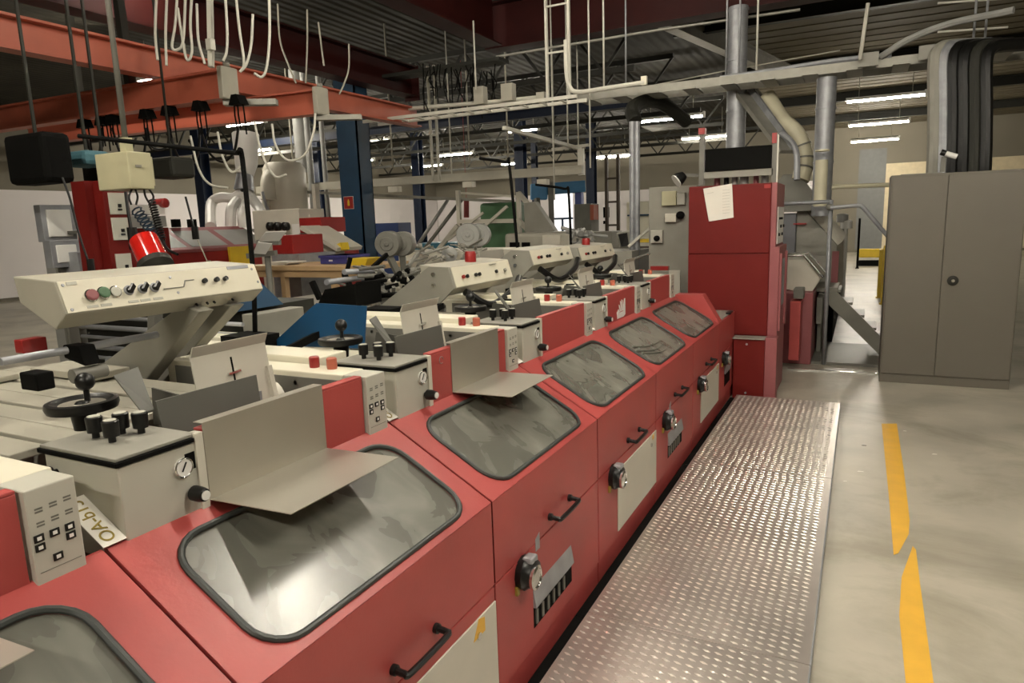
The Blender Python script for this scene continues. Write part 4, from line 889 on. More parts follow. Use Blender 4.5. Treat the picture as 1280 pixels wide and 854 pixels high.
# switch cabinet, red press parts and monitor stand
t = thing('switch_cabinet', 'white switch cabinet with black knobs left of the red press', 'cabinet', tuple(at(352, 300, d=9.5)))
b0 = YB_(318, 262, 376, 330, at(350, 290, d=9.5).y, .5)
part('body', 'offwhite', t, lambda m: m.box(*toground(b0)), .01)
for u in (340, 349, 359): q = at(u, 283, y=b0[2]); part('knob', 'black', t, lambda m: m.lathe(q, (0, -1, 0), [(.06, 0), (.06, .06), (.03, .08)], 12))
part('meter', 'white', t, lambda m: m.box(*YB_(365, 280, 375, 294, b0[2] - .01, .012)))
t = thing('red_press', 'red press head with pale slanting chutes left of the blue column', 'press', tuple(at(388, 320, d=9.2)))
yq = at(388, 300, d=9.2).y
part('head', 'redx', t, lambda m: m.box(*YB_(374, 272, 401, 291, yq, .5)), .01)
part('base', 'redx', t, lambda m: m.box(*toground(YB_(352, 308, 408, 345, yq + .1, .7))), .01)
part('column', 'dgrey', t, lambda m: m.box(*YB_(379, 290, 398, 309, yq + .15, .3)))
part('chute', 'offwhite', t, lambda m: (m.beam(at(392, 284, d=9), at(437, 311, d=8.8), .5, .05), m.beam(at(386, 296, d=9), at(420, 318, d=8.8), .3, .05)))
part('chute_edge', 'yel2', t, lambda m: m.beam(at(428, 304, d=8.7), at(430, 313, d=8.7), .12, .08))
part('bent_wires', 'trunk', t, lambda m: (m.tube(smoothpath([at(384, 294, d=8.9), at(381, 312, d=8.9), at(384, 328, d=8.9)], 5), .012, 5), m.tube(smoothpath([at(388, 294, d=8.9), at(388, 312, d=8.9), at(386, 328, d=8.9)], 5), .012, 5)))
t = thing('red_bin', 'red box on a grey trolley behind the tilted white screens', 'box', tuple(at(352, 320, d=7.8)))
yq = at(352, 305, d=7.8).y
part('box', 'redx', t, lambda m: m.box(*YB_(340, 294, 366, 318, yq, .5)), .01)
part('trolley', 'galv', t, lambda m: m.box(*toground(YB_(340, 318, 374, 328, yq - .05, .6))))
t = thing('tilted_screens', 'two tilted white sheets on a stand above the wooden table', 'screen', tuple(at(338, 320, d=6.6)))
part('upper_sheet', 'white', t, lambda m: m.slab([at(323, 302, d=6.7), at(332, 290.5, d=6.6), at(358, 289.5, d=6.6), at(349, 301.5, d=6.7)], .01), label='upper white sheet')
part('lower_sheet', 'white', t, lambda m: m.slab([at(316, 317, d=6.7), at(322, 303, d=6.6), at(340, 305, d=6.6), at(332, 318, d=6.7)], .01), label='lower white sheet')
part('arm', 'dgrey', t, lambda m: (m.beam(at(322, 303, d=6.75), at(350, 303, d=6.75), .08, .05), m.beam(at(310, 320, d=6.8), at(345, 316, d=6.8), .1, .05)))
part('post', 'dgrey', t, lambda m: m.cyl(at(334, 318, d=6.8), (at(334, 318, d=6.8).x, at(334, 318, d=6.8).y, 0), .03, 8))

# wooden table with crates
tz = at(390, 329, d=6.2).z
t = thing('wooden_table', 'pale wooden workbench crossing in front of the blue column', 'table', (-4.8, 6.2, 0))
ty = 5.3
x0, x1 = at(300, 333, y=ty).x, at(457, 331, y=ty).x
zt = at(385, 332.5, y=ty).z
part('top', 'wood', t, lambda m: m.box(x0, x1, ty, ty + .75, zt - .05, zt), .004)
part('apron', 'wood', t, lambda m: m.box(x0, x1, ty + .03, ty + .05, zt - .12, zt - .05))
for q in (at(349, 340, y=ty).x, at(412, 340, y=ty).x, x0 + .1): part('leg', 'wood', t, lambda m: m.box(q - .03, q + .03, ty + .04, ty + .1, 0, zt - .05))
b1 = YB_(400, 319, 434, 330, ty + .25, .35); hgt = b1[5] - b1[4]
t = thing('violet_crate', 'blue violet plastic crate on the wooden workbench', 'crate', ((b1[0] + b1[1]) / 2, b1[2], zt))
part('crate_body', 'violet', t, lambda m: m.box(b1[0], b1[1], b1[2], b1[3], zt + .001, zt + hgt), .008)
part('crate_rim', 'violet', t, lambda m: m.box(b1[0] - .01, b1[1] + .01, b1[2] - .01, b1[3] + .01, zt + hgt - .025, zt + hgt))
part('crate_label', 'paper', t, lambda m: m.box(b1[0] + .12, b1[0] + .17, b1[2] - .002, b1[2], zt + .03, zt + .045))
b1 = YB_(434, 320, 457, 331, ty + .02, .3)
tag(MB().prism([(b1[0], zt + .001), (b1[1] - .02, zt + .001), (b1[1] + .02, zt + .07), (b1[0] - .01, zt + .07)], 'y', ty + .03, ty + .3).build('yellow_tray', 'yel2', bevel=.004), 'bright yellow plastic tray at the right end of the workbench', 'tray')
for k in range(3):
    tag(MB().box(x0 + .25 + .04 * k, x0 + .55 + .05 * k, ty + .1, ty + .32, zt + .001 + .012 * k, zt + .012 + .012 * k).build('paper_pile', 'paper'), ['lowest', 'middle', 'top'][k] + ' sheet stack of the pale papers lying on the workbench', 'papers')

# things at the left edge, x facing
t = thing('red_post', 'dark red control post carrying three pale notices', 'post', tuple(at(140, 340, d=4.4)))
bx = XB_(134, 230, 166, 345, -4.0, .16)
part('post', 'darkred', t, lambda m: m.box(bx[0], bx[1], bx[2], bx[3], 0, at(140, 226, x=-4.0).z), .004)
part('flange', 'darkred', t, lambda m: m.box(bx[0] - .05, bx[1] - .08, bx[2] - .05, bx[2] - .002, 0, at(140, 226, x=-4.0).z))
for (u0, v0, u1, v1) in ((137, 241, 158, 268), (141, 272, 161, 300), (146, 317, 165, 343)):
    n_ = part('notice_plate', 'ctl', t, lambda m: m.box(*XB_(u0, v0, u1, v1, -3.992, .008)))
    part('switch', 'black', n_, lambda m: (m.box(*XB_(u0 + 11, v0 + 14, u0 + 15, v0 + 18, -3.988, .004)), m.box(*XB_(u0 + 11, v0 + 20, u0 + 16, v0 + 22, -3.988, .004))))
t = thing('hanging_cabinet', 'beige electrical box hanging below the crane beams with cables underneath', 'electrical box', tuple(at(185, 238, d=4.0)))
bb = XB_(161, 190, 191, 236, -3.55, .28)
part('box', 'beige', t, lambda m: m.box(bb[0], bb[1], bb[2], bb[3], bb[4], bb[5]), .006)
part('lid_edge', 'beige', t, lambda m: m.box(bb[0] + .02, bb[1] - .02, bb[3], bb[3] + .02, bb[4] + .02, bb[5] - .02))
part('latch', 'midgrey', t, lambda m: m.box(*XB_(170, 206, 177, 209, -3.545, .006)))
part('hanger_plate', 'beige', t, lambda m: m.box(*XB_(157, 172, 166, 192, -3.6, .05)))
part('hanger_rod', 'dgrey', t, lambda m: m.cyl((-3.65, (bb[2] + bb[3]) / 2, bb[5]), (-3.65, (bb[2] + bb[3]) / 2, 4.95), .015, 6))
part('cable', 'black', t, lambda m: [m.tube(smoothpath([at(u, 236, x=-3.6), at(u + dx_, 246, x=-3.6), at(u + dx2, 256, x=-3.6)], 4), .006, 5) for u, dx_, dx2 in ((165, -4, -1), (169, 3, 1), (180, 2, 8), (186, 6, 2))])
def coil(p0, p1, r, n, th, m):
    P0, P1 = p0, p1; out = []; d = (P1 - P0); a = Vector((0, 1, 0)); bq = d.normalized().cross(a).normalized()
    for i in range(n * 8 + 1):
        t_ = i / (n * 8); an = i / 8 * 2 * PI; out.append(P0 + d * t_ + a * r * math.cos(an) + bq * r * math.sin(an))
    m.tube(out, th, 5)
def cord(m):
    coil(at(189, 250, d=3.9), at(203, 300, d=3.9), .018, 16, .005, m); m.tube(smoothpath([at(203, 300, d=3.9), at(210, 312, d=3.85), at(222, 318, d=3.8)], 5), .008, 6)
tag(MB() and (lambda m: (cord(m), m)[1])(MB()).build('spiral_cord', 'black'), 'black coiled cord hanging under the beige electrical box', 'cord')
m_ = MB(); coil(at(170, 262, d=3.95), at(200, 302, d=3.95), .03, 9, .005, m_)
tag(m_.build('coiled_hose', mat('blue_grey_hose', (.03, .06, .10), .4)), 'thin dark blue coiled air hose left of the black cord', 'hose')
t = thing('red_beacon_lamp', 'large tilted red glass cylinder with grey base above the first console', 'lamp', tuple(at(192, 335, d=3.6)))
a, c = at(194, 331, d=3.5), at(180, 301, d=3.55)
part('red_glass', mat('glossy_red', (.55, .015, .01), .15, coat=.6), t, lambda m: m.lathe(a, c - a, [(.072, 0), (.072, (c - a).length), (.05, (c - a).length + .008)], 22))
part('base_ring', 'olive', t, lambda m: m.lathe(a, a - c, [(.085, -.012), (.088, .02), (.06, .045)], 20))
part('mounting', 'dgrey', t, lambda m: m.beam(a + Vector((0, 0, -.04)), a + Vector((-.1, 0, -.5)), .05, .05))
for (u0, v0, u1, v1, x, dep, m1, nm, lab, cat) in (
        (60, 262, 90, 296, -4.6, .05, 'white', 'flat_screen', 'pale flat panel at the left edge, upper of two', 'panel'),
        (72, 306, 97, 328, -4.4, .05, 'white', 'flat_screen', 'pale flat panel at the left edge, lower of two', 'panel'),
        (106, 320, 133, 342, -4.3, .2, 'cream', 'cream_box', 'cream box standing left of the red post', 'box')):
    bq = XB_(u0, v0, u1, v1, x, dep)
    t = thing(nm, lab, cat, (bq[0], bq[2], bq[4]))
    part('face', m1, t, lambda m: m.box(*bq), .004)
    part('surround', 'galv', t, lambda m: m.box(bq[0] - .03, bq[1] - .01, bq[2] - .03, bq[3] + .03, bq[4] - .03, bq[5] + .03), .004)
    part('post', 'dgrey', t, lambda m: m.box(bq[0] - .02, bq[0], (bq[2] + bq[3]) / 2 - .03, (bq[2] + bq[3]) / 2 + .03, 0, bq[4]))
t = thing('grey_terminal', 'grey industrial terminal with small dark screen left of the red post', 'terminal', tuple(at(112, 300, d=5)))
bt = XB_(96, 258, 122, 286, -4.7, .3)
part('housing', 'galv', t, lambda m: m.prism([(bt[2], bt[4]), (bt[3], bt[4]), (bt[3] - .02, bt[5]), (bt[2] + .04, bt[5])], 'x', bt[0], bt[1]), .008)
part('screen', 'black', t, lambda m: m.box(*XB_(101, 262, 118, 270, -4.695, .006)))
part('keyboard_shelf', 'dgrey', t, lambda m: m.box(*XB_(96, 288, 126, 292, -4.5, .35)))
part('lower_cabinet', 'pale', t, lambda m: m.box(*toground(XB_(97, 292, 126, 316, -4.7, .4))))
part('note', 'paper', t, lambda m: m.box(*XB_(97, 291, 114, 300, -4.49, .003)))
for (u0, v0, u1, v1, x, dep, m1, nm, lab, cat) in (
        (55, 165, 92, 228, -4.2, .4, 'blackm', 'black_enclosure', 'matt black enclosure hanging at the upper left edge', 'enclosure'),
        (136, 196, 160, 230, -4.4, .3, 'blackm', 'black_motor_box', 'black box under the crane beams left of the beige box', 'box'),
        (106, 188, 142, 207, -4.3, .25, 'teal', 'teal_bag', 'dull teal bag lying on a high shelf at upper left', 'bag'),
        (215, 196, 245, 222, -5.2, .3, 'olive', 'dark_motor', 'dim grey motor housing behind the bent pole', 'motor')):
    bq = XB_(u0, v0, u1, v1, x, dep); t = thing(nm, lab, cat, (bq[0], bq[2], bq[4]))
    part('casing', m1, t, lambda m: m.box(*bq), .03)
    part('hanger', 'olive', t, lambda m: m.beam(((bq[0] + bq[1]) / 2, (bq[2] + bq[3]) / 2, bq[5]), ((bq[0] + bq[1]) / 2, (bq[2] + bq[3]) / 2, 4.95), .015, .015))
for pts, d, r, m1, lab in ((((78, 222), (88, 250), (98, 290), (108, 320), (114, 335)), 3.8, .006, 'black', 'thin black cable with grip running down the left edge'),
                           (((157, 240), (161, 270), (166, 296)), 3.7, .008, 'black', 'short black cable with plug right of the red post'),
                           (((232, 246), (241, 280), (244, 290)), 6.5, .010, 'black', 'black pendant cable ending over the far red machine'),
                           (((247, 300), (256, 320), (262, 335)), 4.6, .004, 'grey', 'thin grey cord in front of the far red machine')):
    m_ = MB().tube(smoothpath([at(u, v, d=d) for u, v in pts], 5), r, 6); e = at(*pts[-1], d=d); m_.cyl(e + Vector((0, 0, .05)), e - Vector((0, 0, .07)), r * 3.2, 10)
    tag(m_.build('pendant_cable', m1), lab, 'cable')
t = thing('parked_red_cabinet', 'red cabinet corner with a white top box left of the far red machine', 'cabinet', tuple(at(185, 320, d=7)))
part('white_unit', 'white', t, lambda m: m.box(*XB_(160, 256, 206, 268, -6.6, .4)))
part('grey_unit', 'pale', t, lambda m: m.box(*XB_(160, 270, 208, 284, -6.6, .4)))
part('red_cap', 'redx', t, lambda m: m.lathe(at(203, 254, x=-6.6), (1, 0, 0), [(.05, -.1), (.05, .05), (.03, .06)], 12))
part('base', 'darkred', t, lambda m: m.box(*toground(XB_(160, 285, 212, 310, -6.65, .4))))

# ------------------------------------------------------------------ middle background
def bgbox(nm, m, box, lab, cat, bevel=.01, ground=True, extra=()):
    b = toground(box) if ground else box
    t = thing(nm, lab, cat, ((b[0] + b[1]) / 2, b[2], b[4])); part('body', m, t, lambda q: q.box(*b), bevel)
    for n2, m2, bb in extra: part(n2, m2, t, lambda q: q.box(*bb), .002)
    return t
bgbox('green_machine', 'green', YB_(600, 253, 648, 330, 11.4, 1.0), 'green painted machine cabinet inside the white tube frame', 'machine', .06, True,
      [('seam_rail', 'grey', YB_(600, 276, 648, 279, 11.36, .03))])
# white square tube frame with slanting braces
t = thing('tube_frame', 'white square tube frame with diagonal rails around the green machine', 'frame', tuple(at(610, 320, d=12)))
yf = 10.9; yn = 10.4
def tb(m, a, c, y0, y1, w=.07): m.beam(at(*a, y=y0), at(*c, y=y1), w, w)
part('upright', 'offwhite', t, lambda m: m.box(*toground(YB_(571, 238, 575, 318, yf, .07))))
part('upright', 'offwhite', t, lambda m: m.box(*toground(YB_(646, 240, 650, 318, yf, .07))))
part('crossbar', 'offwhite', t, lambda m: tb(m, (573, 277), (648, 276), yf, yf))
part('crossbar', 'offwhite', t, lambda m: tb(m, (571, 241), (650, 246), yf + .2, yf + .2, .04))
for a, c, w in (((648, 241), (691, 291), .07), ((648, 275), (680, 309), .07), ((604, 266), (560, 300), .04), ((634, 258), (575, 310), .05), ((572, 282), (540, 322), .07)):
    part('diagonal_rail', 'offwhite', t, lambda m: tb(m, a, c, yf - .05, yf - .1, w))
tag(MB().tube([at(583, 250, y=12.4), at(583, 272, y=12.4)], .055, 12).cyl((at(583, 250, y=12.4).x, 12.4, at(583, 250, y=12.4).z), (at(583, 250, y=12.4).x, 12.4, 4.99), .006, 5).build('red_cylinder', mat('dull_red', (.32, .05, .05), .4)), 'small red bottle hanging against the white wall', 'bottle')
for (a, c, lab) in (((560, 250), (520, 310), 'thin grey slanted rod left of the white frame, upper'), ((577, 250), (530, 312), 'dark slanted rod left of the white frame, lower')):
    tag(MB().tube([at(*a, d=13), at(*c, d=13)], .035, 8).build('slanted_rod', 'pale' if 'thin' in lab else 'dgrey'), lab, 'rod')
bgbox('blue_box', mat('container_blue', (.01, .03, .12), .5), YB_(462, 279, 498, 302, 12.5, .5), 'dark blue container between the blue column and the blowers', 'container', .01)
tag(MB().prism([(at(452, 262, y=9.5).x, at(452, 262, y=9.5).z), (at(458, 262, y=9.5).x, at(458, 262, y=9.5).z), (at(478, 370, y=9.5).x, 0), (at(468, 370, y=9.5).x, 0)], 'y', 9.5, 9.6).build('orange_panel', 'orange'), 'narrow slanting orange panel right of the blue column', 'panel')
bgbox('teal_bench', mat('turquoise_bench', (.03, .16, .24), .5), YB_(512, 304, 568, 313, 12, .8), 'turquoise low bench top beyond the white benches', 'bench', .01)
bgbox('white_bench', 'offwhite', YB_(540, 313, 650, 328, 9.2, .9), 'long white table behind the second console', 'table', .01)
bgbox('white_bench', 'offwhite', YB_(498, 314, 545, 330, 9.6, .9), 'shorter white table left of the long one', 'table', .01)
t = bgbox('cream_housing', 'grey', YB_(630, 291, 714, 318, 9.0, 1.0), 'rounded pale machine housing with dark slots behind the third console', 'machine', .05, True,
      [('dark_slot', 'blackm', YB_(637, 303, 649, 312, 8.98, .03)), ('dark_slot', 'blackm', YB_(652, 303, 662, 310, 8.98, .03)), ('inset_panel', 'offwhite', YB_(678, 294, 700, 306, 8.98, .03))])
tag(MB().slab([at(655, 254, y=10.2), at(668, 252, y=10.2), at(694, 290, y=10.2), at(656, 290, y=10.2)], .15).build('grey_hood', 'midgrey'), 'grey sloping hood beside the diagonal white rails', 'hood')
# light blue hoist
t = thing('blue_hoist', 'light blue horizontal hoist arm with a blue leg, near photo centre', 'hoist', tuple(at(700, 245, d=16)))
a = at(664, 238, d=16); c = at(731, 233, d=16)
part('arm', 'sky', t, lambda m: (m.beam(a, c, .3, .26)), .02)
part('motor', 'sky', t, lambda m: m.beam(at(663, 240, d=15.9), at(684, 240, d=15.9), .34, .36), .03)
part('leg', mat('violet_blue', (.07, .10, .30), .5), t, lambda m: m.beam(at(724, 240, d=16), (at(725, 262, d=16).x, at(725, 262, d=16).y, 0), .16, .16))
part('bracket', 'dgrey', t, lambda m: (m.beam(at(688, 228, d=15.7), at(690, 292, d=15.7), .12, .12), m.beam(at(671, 248, d=15.7), at(673, 262, d=15.7), .10, .10)))
# bright doorway far behind
struct(MB().box(*YB_(690, 241, 716, 312, YB - .08, .03)).build('door_1', 'skyglow'))
for k, (u0, v0, u1, v1) in enumerate(((689, 272, 716, 274.5), (702, 273, 704.5, 312))):
    struct(MB().box(*YB_(u0, v0, u1, v1, YB - .12, .03)).build('trim_%d' % (5 + k), 'navy'))
bgbox('grey_cabinet', 'dgrey', YB_(718, 255, 739, 310, 14, .5), 'grey cabinet with an orange edge below the hoist', 'cabinet', .01, True, [('orange_edge', 'orange', YB_(737.5, 256, 742, 275, 13.98, .3))])
bgbox('grey_cabinet', 'midgrey', YB_(704, 290, 765, 312, 12.2, .6), 'low grey cabinets in a line before the ladder tower', 'cabinet', .01)
p = at(766, 300, d=15); ladder((p.x, p.y, 0), (p.x, p.y, at(766, 195, d=15).z), .26, 'brown', 'ladder_tower', 'brown lattice ladder tower left of the galvanised pipe', 'tower', .45, (0, 1, 0), .06)
tag(MB().box(*YB_(754, 259, 760, 272, 15, .1)).build('dark_box', 'blackm'), 'small black box beside the ladder tower, upper of two', 'box')
tag(MB().box(*YB_(754, 276, 759, 280, 15, .1)).build('dark_box', 'blackm'), 'small black box beside the ladder tower, lower of two', 'box')
bgbox('tall_cream_cabinet', 'cream', YB_(783, 252, 812, 330, 14, .6), 'tall cream cabinet seen behind the galvanised pipe', 'cabinet', .02, True, [('dark_gap', 'navy', YB_(784, 268, 812, 270, 13.9, .05))])
t = thing('computer_monitor', 'old pale computer monitor turned sideways near the galvanised pipe', 'monitor', tuple(at(780, 310, d=9.5)))
part('case', 'ctl', t, lambda m: m.hexa([at(770, 291, d=9.3), at(787, 288, d=9.5), at(789, 311, d=9.5), at(775, 311, d=9.3)], [at(773, 290, d=9.9), at(792, 289, d=9.9), at(793, 308, d=9.9), at(777, 309, d=9.9)]), .02)
part('screen', 'black', t, lambda m: m.slab([at(773, 293, d=9.28), at(784, 291, d=9.44), at(786, 307, d=9.44), at(777, 308, d=9.28)], .004))
part('stand', 'ctl', t, lambda m: m.beam(at(782, 311, d=9.6), (at(782, 311, d=9.6).x, at(782, 311, d=9.6).y, 0), .2, .2))
cols = ['yel2', 'ctl', 'brown', 'ctl', 'brown', 'grey', 'dgrey', 'ctl']
for k in range(8):
    b1 = YB_(796, 299 + 4.6 * k, 811, 303.2 + 4.6 * k, 8.8, .3); tag(MB().box(*b1).build('stacked_box', cols[k], bevel=.004), '%s flat box in the stack left of the tall grey cabinet' % ['yellow topmost', 'pale second', 'brown third', 'pale fourth', 'brown fifth', 'grey sixth', 'dark seventh', 'pale lowest'][k], 'box', 'stacked boxes beside the grey cabinet')
b1 = YB_(796, 336, 811, 350, 8.8, .3); tag(MB().box(*toground(b1)).build('box_stand', 'dgrey'), 'dark stand carrying the stack of flat boxes', 'stand')
# galvanised pipe and overhead elbow
t = thing('galvanised_pipe', 'shiny vertical galvanised pipe pair in front of the grey cabinet', 'pipe', (-2.4, 7.95, 0))
for u in (790.5, 796.5):
    a = at(u, 320, y=7.9); part('pipe', 'galv', t, lambda m: m.cyl((a.x, 7.9, .0), (a.x, 7.9, at(u, 152, y=7.9).z), .034, 12))
part('bracket_arm', 'trunk', t, lambda m: m.beam(at(786, 308, y=7.8), at(811, 286, y=7.8), .03, .03))
tag(MB().tube(smoothpath([at(794, 152, d=8.5), at(790, 138, d=8.6), at(798, 130, d=8.8), at(815, 126, d=9), at(832, 132, d=9.2), at(858, 152, d=9.6)], 5), .09, 10).build('dark_elbow_duct', 'olive'), 'dark flexible duct bending over from the galvanised pipe top', 'duct')
tag(MB().hexa([at(800, 158, d=10), at(858, 152, d=10), at(862, 158, d=10), at(815, 165, d=10)], [at(800, 158, d=10.6), at(858, 152, d=10.6), at(862, 158, d=10.6), at(815, 165, d=10.6)]).build('white_cowl', 'white', bevel=.03), 'white curved cowl lit from above behind the pipe', 'cowl')
# tall grey cabinet beside the red one
t = thing('tall_grey_cabinet', 'tall grey cabinet with switch boxes left of the tall red cabinet', 'cabinet', (-2.0, 7.5, 0))
part('body', 'midgrey', t, lambda m: m.box(*toground(YB_(811, 233, 872, 345, 7.25, .5))), .005)
for u0, v0, u1, v1, m1, nm in ((827, 239, 845, 257, 'beige', 'switch_box'), (846, 241, 856, 256, 'ctl', 'socket_box'), (831, 267, 845, 278, 'offwhite', 'paper_label'), (813, 288, 828, 304, 'ctl', 'socket_plate')):
    part(nm, m1, t, lambda m: m.box(*YB_(u0, v0, u1, v1, 7.20, .05)), .005)
part('knob', 'blackm', t, lambda m: (m.lathe(at(850, 269, y=7.2), (0, -1, 0), [(.04, -.04), (.04, .01), (.02, .02)], 12)))
part('knob', 'blackm', t, lambda m: (m.lathe(at(821, 298, y=7.19), (0, -1, 0), [(.03, -.01), (.03, .02), (.015, .03)], 12)))
part('side_plate', 'ctl', t, lambda m: m.box(*YB_(836, 338, 850, 372, 6.9, .02)))
part('red_tools', 'redx', t, lambda m: m.box(*YB_(813, 333, 835, 338, 6.9, .06)))
t = thing('flood_lamp', 'small white-rimmed lamp on an arm above the tall grey cabinet', 'lamp', tuple(at(850, 225, y=6.9)))
part('arm', 'dgrey', t, lambda m: m.beam(at(856, 219, y=6.9), at(876, 219, y=6.9), .03, .03))
part('head', 'black', t, lambda m: m.lathe(at(855, 219, y=6.9), (-.7, -.5, -.6), [(.04, 0), (.06, .05), (.065, .09)], 14))
part('rim', 'white', t, lambda m: m.lathe(at(855, 219, y=6.9) + Vector((-.7, -.5, -.6)).normalized() * .09, (-.7, -.5, -.6), [(.067, 0), (.067, .01)], 14))
# frame with the black display above the red cabinet
t = thing('display_gantry', 'grey frame with long black display and red-topped mast above the red cabinet', 'gantry', (-1.1, 6.6, 1.89))
yg = 6.55
for u0, u1, v0 in ((874, 880, 160), (965, 972, 166)):
    part('mast', 'dgrey', t, lambda m: m.box(*YB_(u0, v0, u1, 231, yg, .06)))
for u0, u1, v0, v1 in ((873, 881, 160, 168), (965, 971, 166, 179)): part('red_cap', 'redx', t, lambda m: m.box(*YB_(u0, v0, u1, v1, yg - .01, .08)))
part('black_display', 'blackm', t, lambda m: m.box(*YB_(881, 184, 964, 212, yg - .02, .08)), .004)
part('lower_bar', 'midgrey', t, lambda m: m.box(*YB_(880, 213, 966, 221, yg, .05)))
part('tube_light', 'trunk', t, lambda m: m.box(*YB_(971, 168, 973, 228, yg - .02, .02)))
for k, (u0, u1, v0, m1) in enumerate(((893, 900, 218, 'plumred'), (905, 911, 220, 'black'), (915, 922, 217, 'pale'), (925, 935, 219, 'pale'), (942, 948, 220, 'plumred'), (952, 960, 218, 'pale'))):
    p = at((u0 + u1) / 2, 228, y=6.7); r = (u1 - u0) / 2 / FPX * 7
    tag(MB().lathe((p.x, 6.7, 1.886), (0, 0, 1), [(r, 0), (r, .07), (r * .6, .10), (r * .5, .12)], 12).build('small_bottle', m1), '%s small container standing on the tall red cabinet' % ['pinkish first', 'black domed', 'clear grey third', 'clear grey wide', 'pinkish fifth', 'grey last'][k], 'container', 'containers on the red cabinet')
# big ducts top right
def vduct(u0, u1, y, z0, z1, m1, lab, u_at=120):
    a = at(u0, u_at, y=y).x; c = at(u1, u_at, y=y).x; r = (c - a) / 2
    t = thing('round_duct', lab, 'duct', ((a + c) / 2, y, z0)); part('duct_pipe', m1, t, lambda m: m.cyl(((a + c) / 2, y, z0), ((a + c) / 2, y, z1), r, 24))
    n = max(int((z1 - z0) / .6), 1)
    for k in range(n + 1): part('duct_joint', m1, t, lambda m: m.cyl(((a + c) / 2, y, z0 + .01 + k * .6), ((a + c) / 2, y, z0 + .03 + k * .6), r + .008, 24))
    return r
vduct(908, 932, 9.35, 2.3, 4.15, 'galv', 'wide galvanised duct rising behind the black display', 150)
vduct(1019, 1044, 9.0, at(1031, 270, y=9).z, at(1031, 100, y=9).z + .02, 'galv', 'shiny galvanised vertical duct left of the locker', 150)
vduct(1018, 1034, 8.72, at(1026, 258, y=8.7).z, at(1026, 200, y=8.7).z, 'hose', 'cream hose section in front of the shiny duct', 230)
t = thing('ribbed_hose', 'cream ribbed hose curving down behind the red cabinet', 'hose', tuple(at(995, 220, d=9)))
hp_ = smoothpath([at(958, 120, d=8.6), at(975, 148, d=8.5), at(993, 165, d=8.4), at(1003, 185, d=8.4), at(1005, 205, d=8.4), at(1000, 226, d=8.4)], 5)
part('hose', 'hose', t, lambda m: m.tube(hp_, .105, 14))
for i in (14, 18, 21): part('hose_clip', 'dgrey', t, lambda m: m.tube([hp_[i], hp_[i] + (hp_[i + 1] - hp_[i]).normalized() * .02], .115, 14))
t = thing('inclined_tray', 'grey slotted tray slanting down from the long tray to the hose', 'tray', tuple(at(950, 150, d=8.2)))
part('tray_body', 'tray', t, lambda m: m.beam(at(924, 112, d=8.6), at(984, 190, d=8.0), .22, .05))
part('tray_lip', 'galv', t, lambda m: m.beam(at(934, 106, d=8.6), at(991, 184, d=8.0), .03, .08))
part('tray_cable', 'galv', t, lambda m: m.tube(smoothpath([at(975, 165, d=8), at(990, 178, d=8), at(996, 195, d=8), at(996, 225, d=8)], 5), .035, 8))
# dark hose bundle above the locker
t = thing('hose_bundle', 'thick bundle of shiny dark hoses dropping behind the locker top', 'hoses', tuple(at(1188, 215, d=7.9)))
for k, (u, m1) in enumerate(((1168, 'midgrey'), (1178, 'galv'), (1190, 'black'), (1204, 'black'), (1218, 'olive'), (1232, 'black'))):
    pts = smoothpath([at(u + 60, 55, y=8.4 + .03 * k), at(u + 22, 57, y=8.3), at(u + 6, 62, y=8.2), at(u, 80, y=8.15), at(u, 140, y=8.1), at(u - 2, 218, y=8.0), Vector((at(u - 2, 218, y=8.0).x, 8.0, 1.0)), Vector((at(u - 2, 218, y=8.0).x, 8.0, .0))], 6)
    part('hose', m1, t, lambda m: m.tube(pts, .062, 10))
part('binding', 'blackm', t, lambda m: m.box(*YB_(1162, 200, 1240, 206, 8.0, .1)))
t = thing('wall_camera', 'small white cylindrical camera on a bracket above the locker', 'camera', tuple(at(1185, 200, y=7.75)))
part('camera_body', 'white', t, lambda m: m.cyl(at(1182, 192, y=7.7), at(1196, 196, y=7.7), .025, 14))
part('camera_front', 'black', t, lambda m: m.cyl(at(1176, 190, y=7.7), at(1182, 192, y=7.7), .027, 14))
part('bracket', 'dgrey', t, lambda m: m.beam(at(1180, 196, y=7.75), at(1178, 215, y=7.75), .04, .04))

# ------------------------------------------------------------------ corridor behind the red cabinet
t = thing('corridor_machine', 'grey enclosed machine with ribbed slanting front in the corridor', 'machine', (-.5, 10.2, 0))
x1_ = .02
part('body', mat('blue_grey_panel', (.16, .165, .18), .5), t, lambda m: m.box(-1.6, -.72, 9.2, 12.5, 0, 1.62), .01)
part('sloping_front', 'midgrey', t, lambda m: m.prism([(-.72, 1.70), (-.66, 1.70), (-.25, 1.22), (-.22, .55), (-.72, .55)], 'y', 9.25, 12.4), .01)
for k in range(9): part('rib', 'offwhite', t, lambda m: m.beam((-.655, 9.4 + .32 * k, 1.71), (-.24, 9.4 + .32 * k, 1.225), .12, .03, (0, 1, 0)))
part('end_panel', 'plumred', t, lambda m: m.box(-.30, -.225, 9.22, 9.26, .7, 1.15))
part('skirt_or_gap_shade', 'blackm', t, lambda m: m.box(-.70, -.26, 9.3, 12.4, .02, .55))
part('roof_cowl', 'dgrey', t, lambda m: m.hexa([(-1.2, 9.1, 1.64), (-.35, 9.1, 1.64), (-.35, 10., 1.64), (-1.2, 10., 1.64)], [(-.9, 9.3, 2.1), (-.72, 9.3, 2.1), (-.72, 9.8, 2.1), (-.9, 9.8, 2.1)]), .01)
part('red_mark', 'redx', t, lambda m: m.box(-.75, -.6, 9.19, 9.2, 1.48, 1.50))
t = thing('delivery_unit', 'low plum red delivery unit with white slanting guards behind the red cabinet', 'machine', (-.7, 8.3, 0))
part('base', 'plumred', t, lambda m: m.box(-1.3, -.42, 7.9, 9.1, 0, .78), .01)
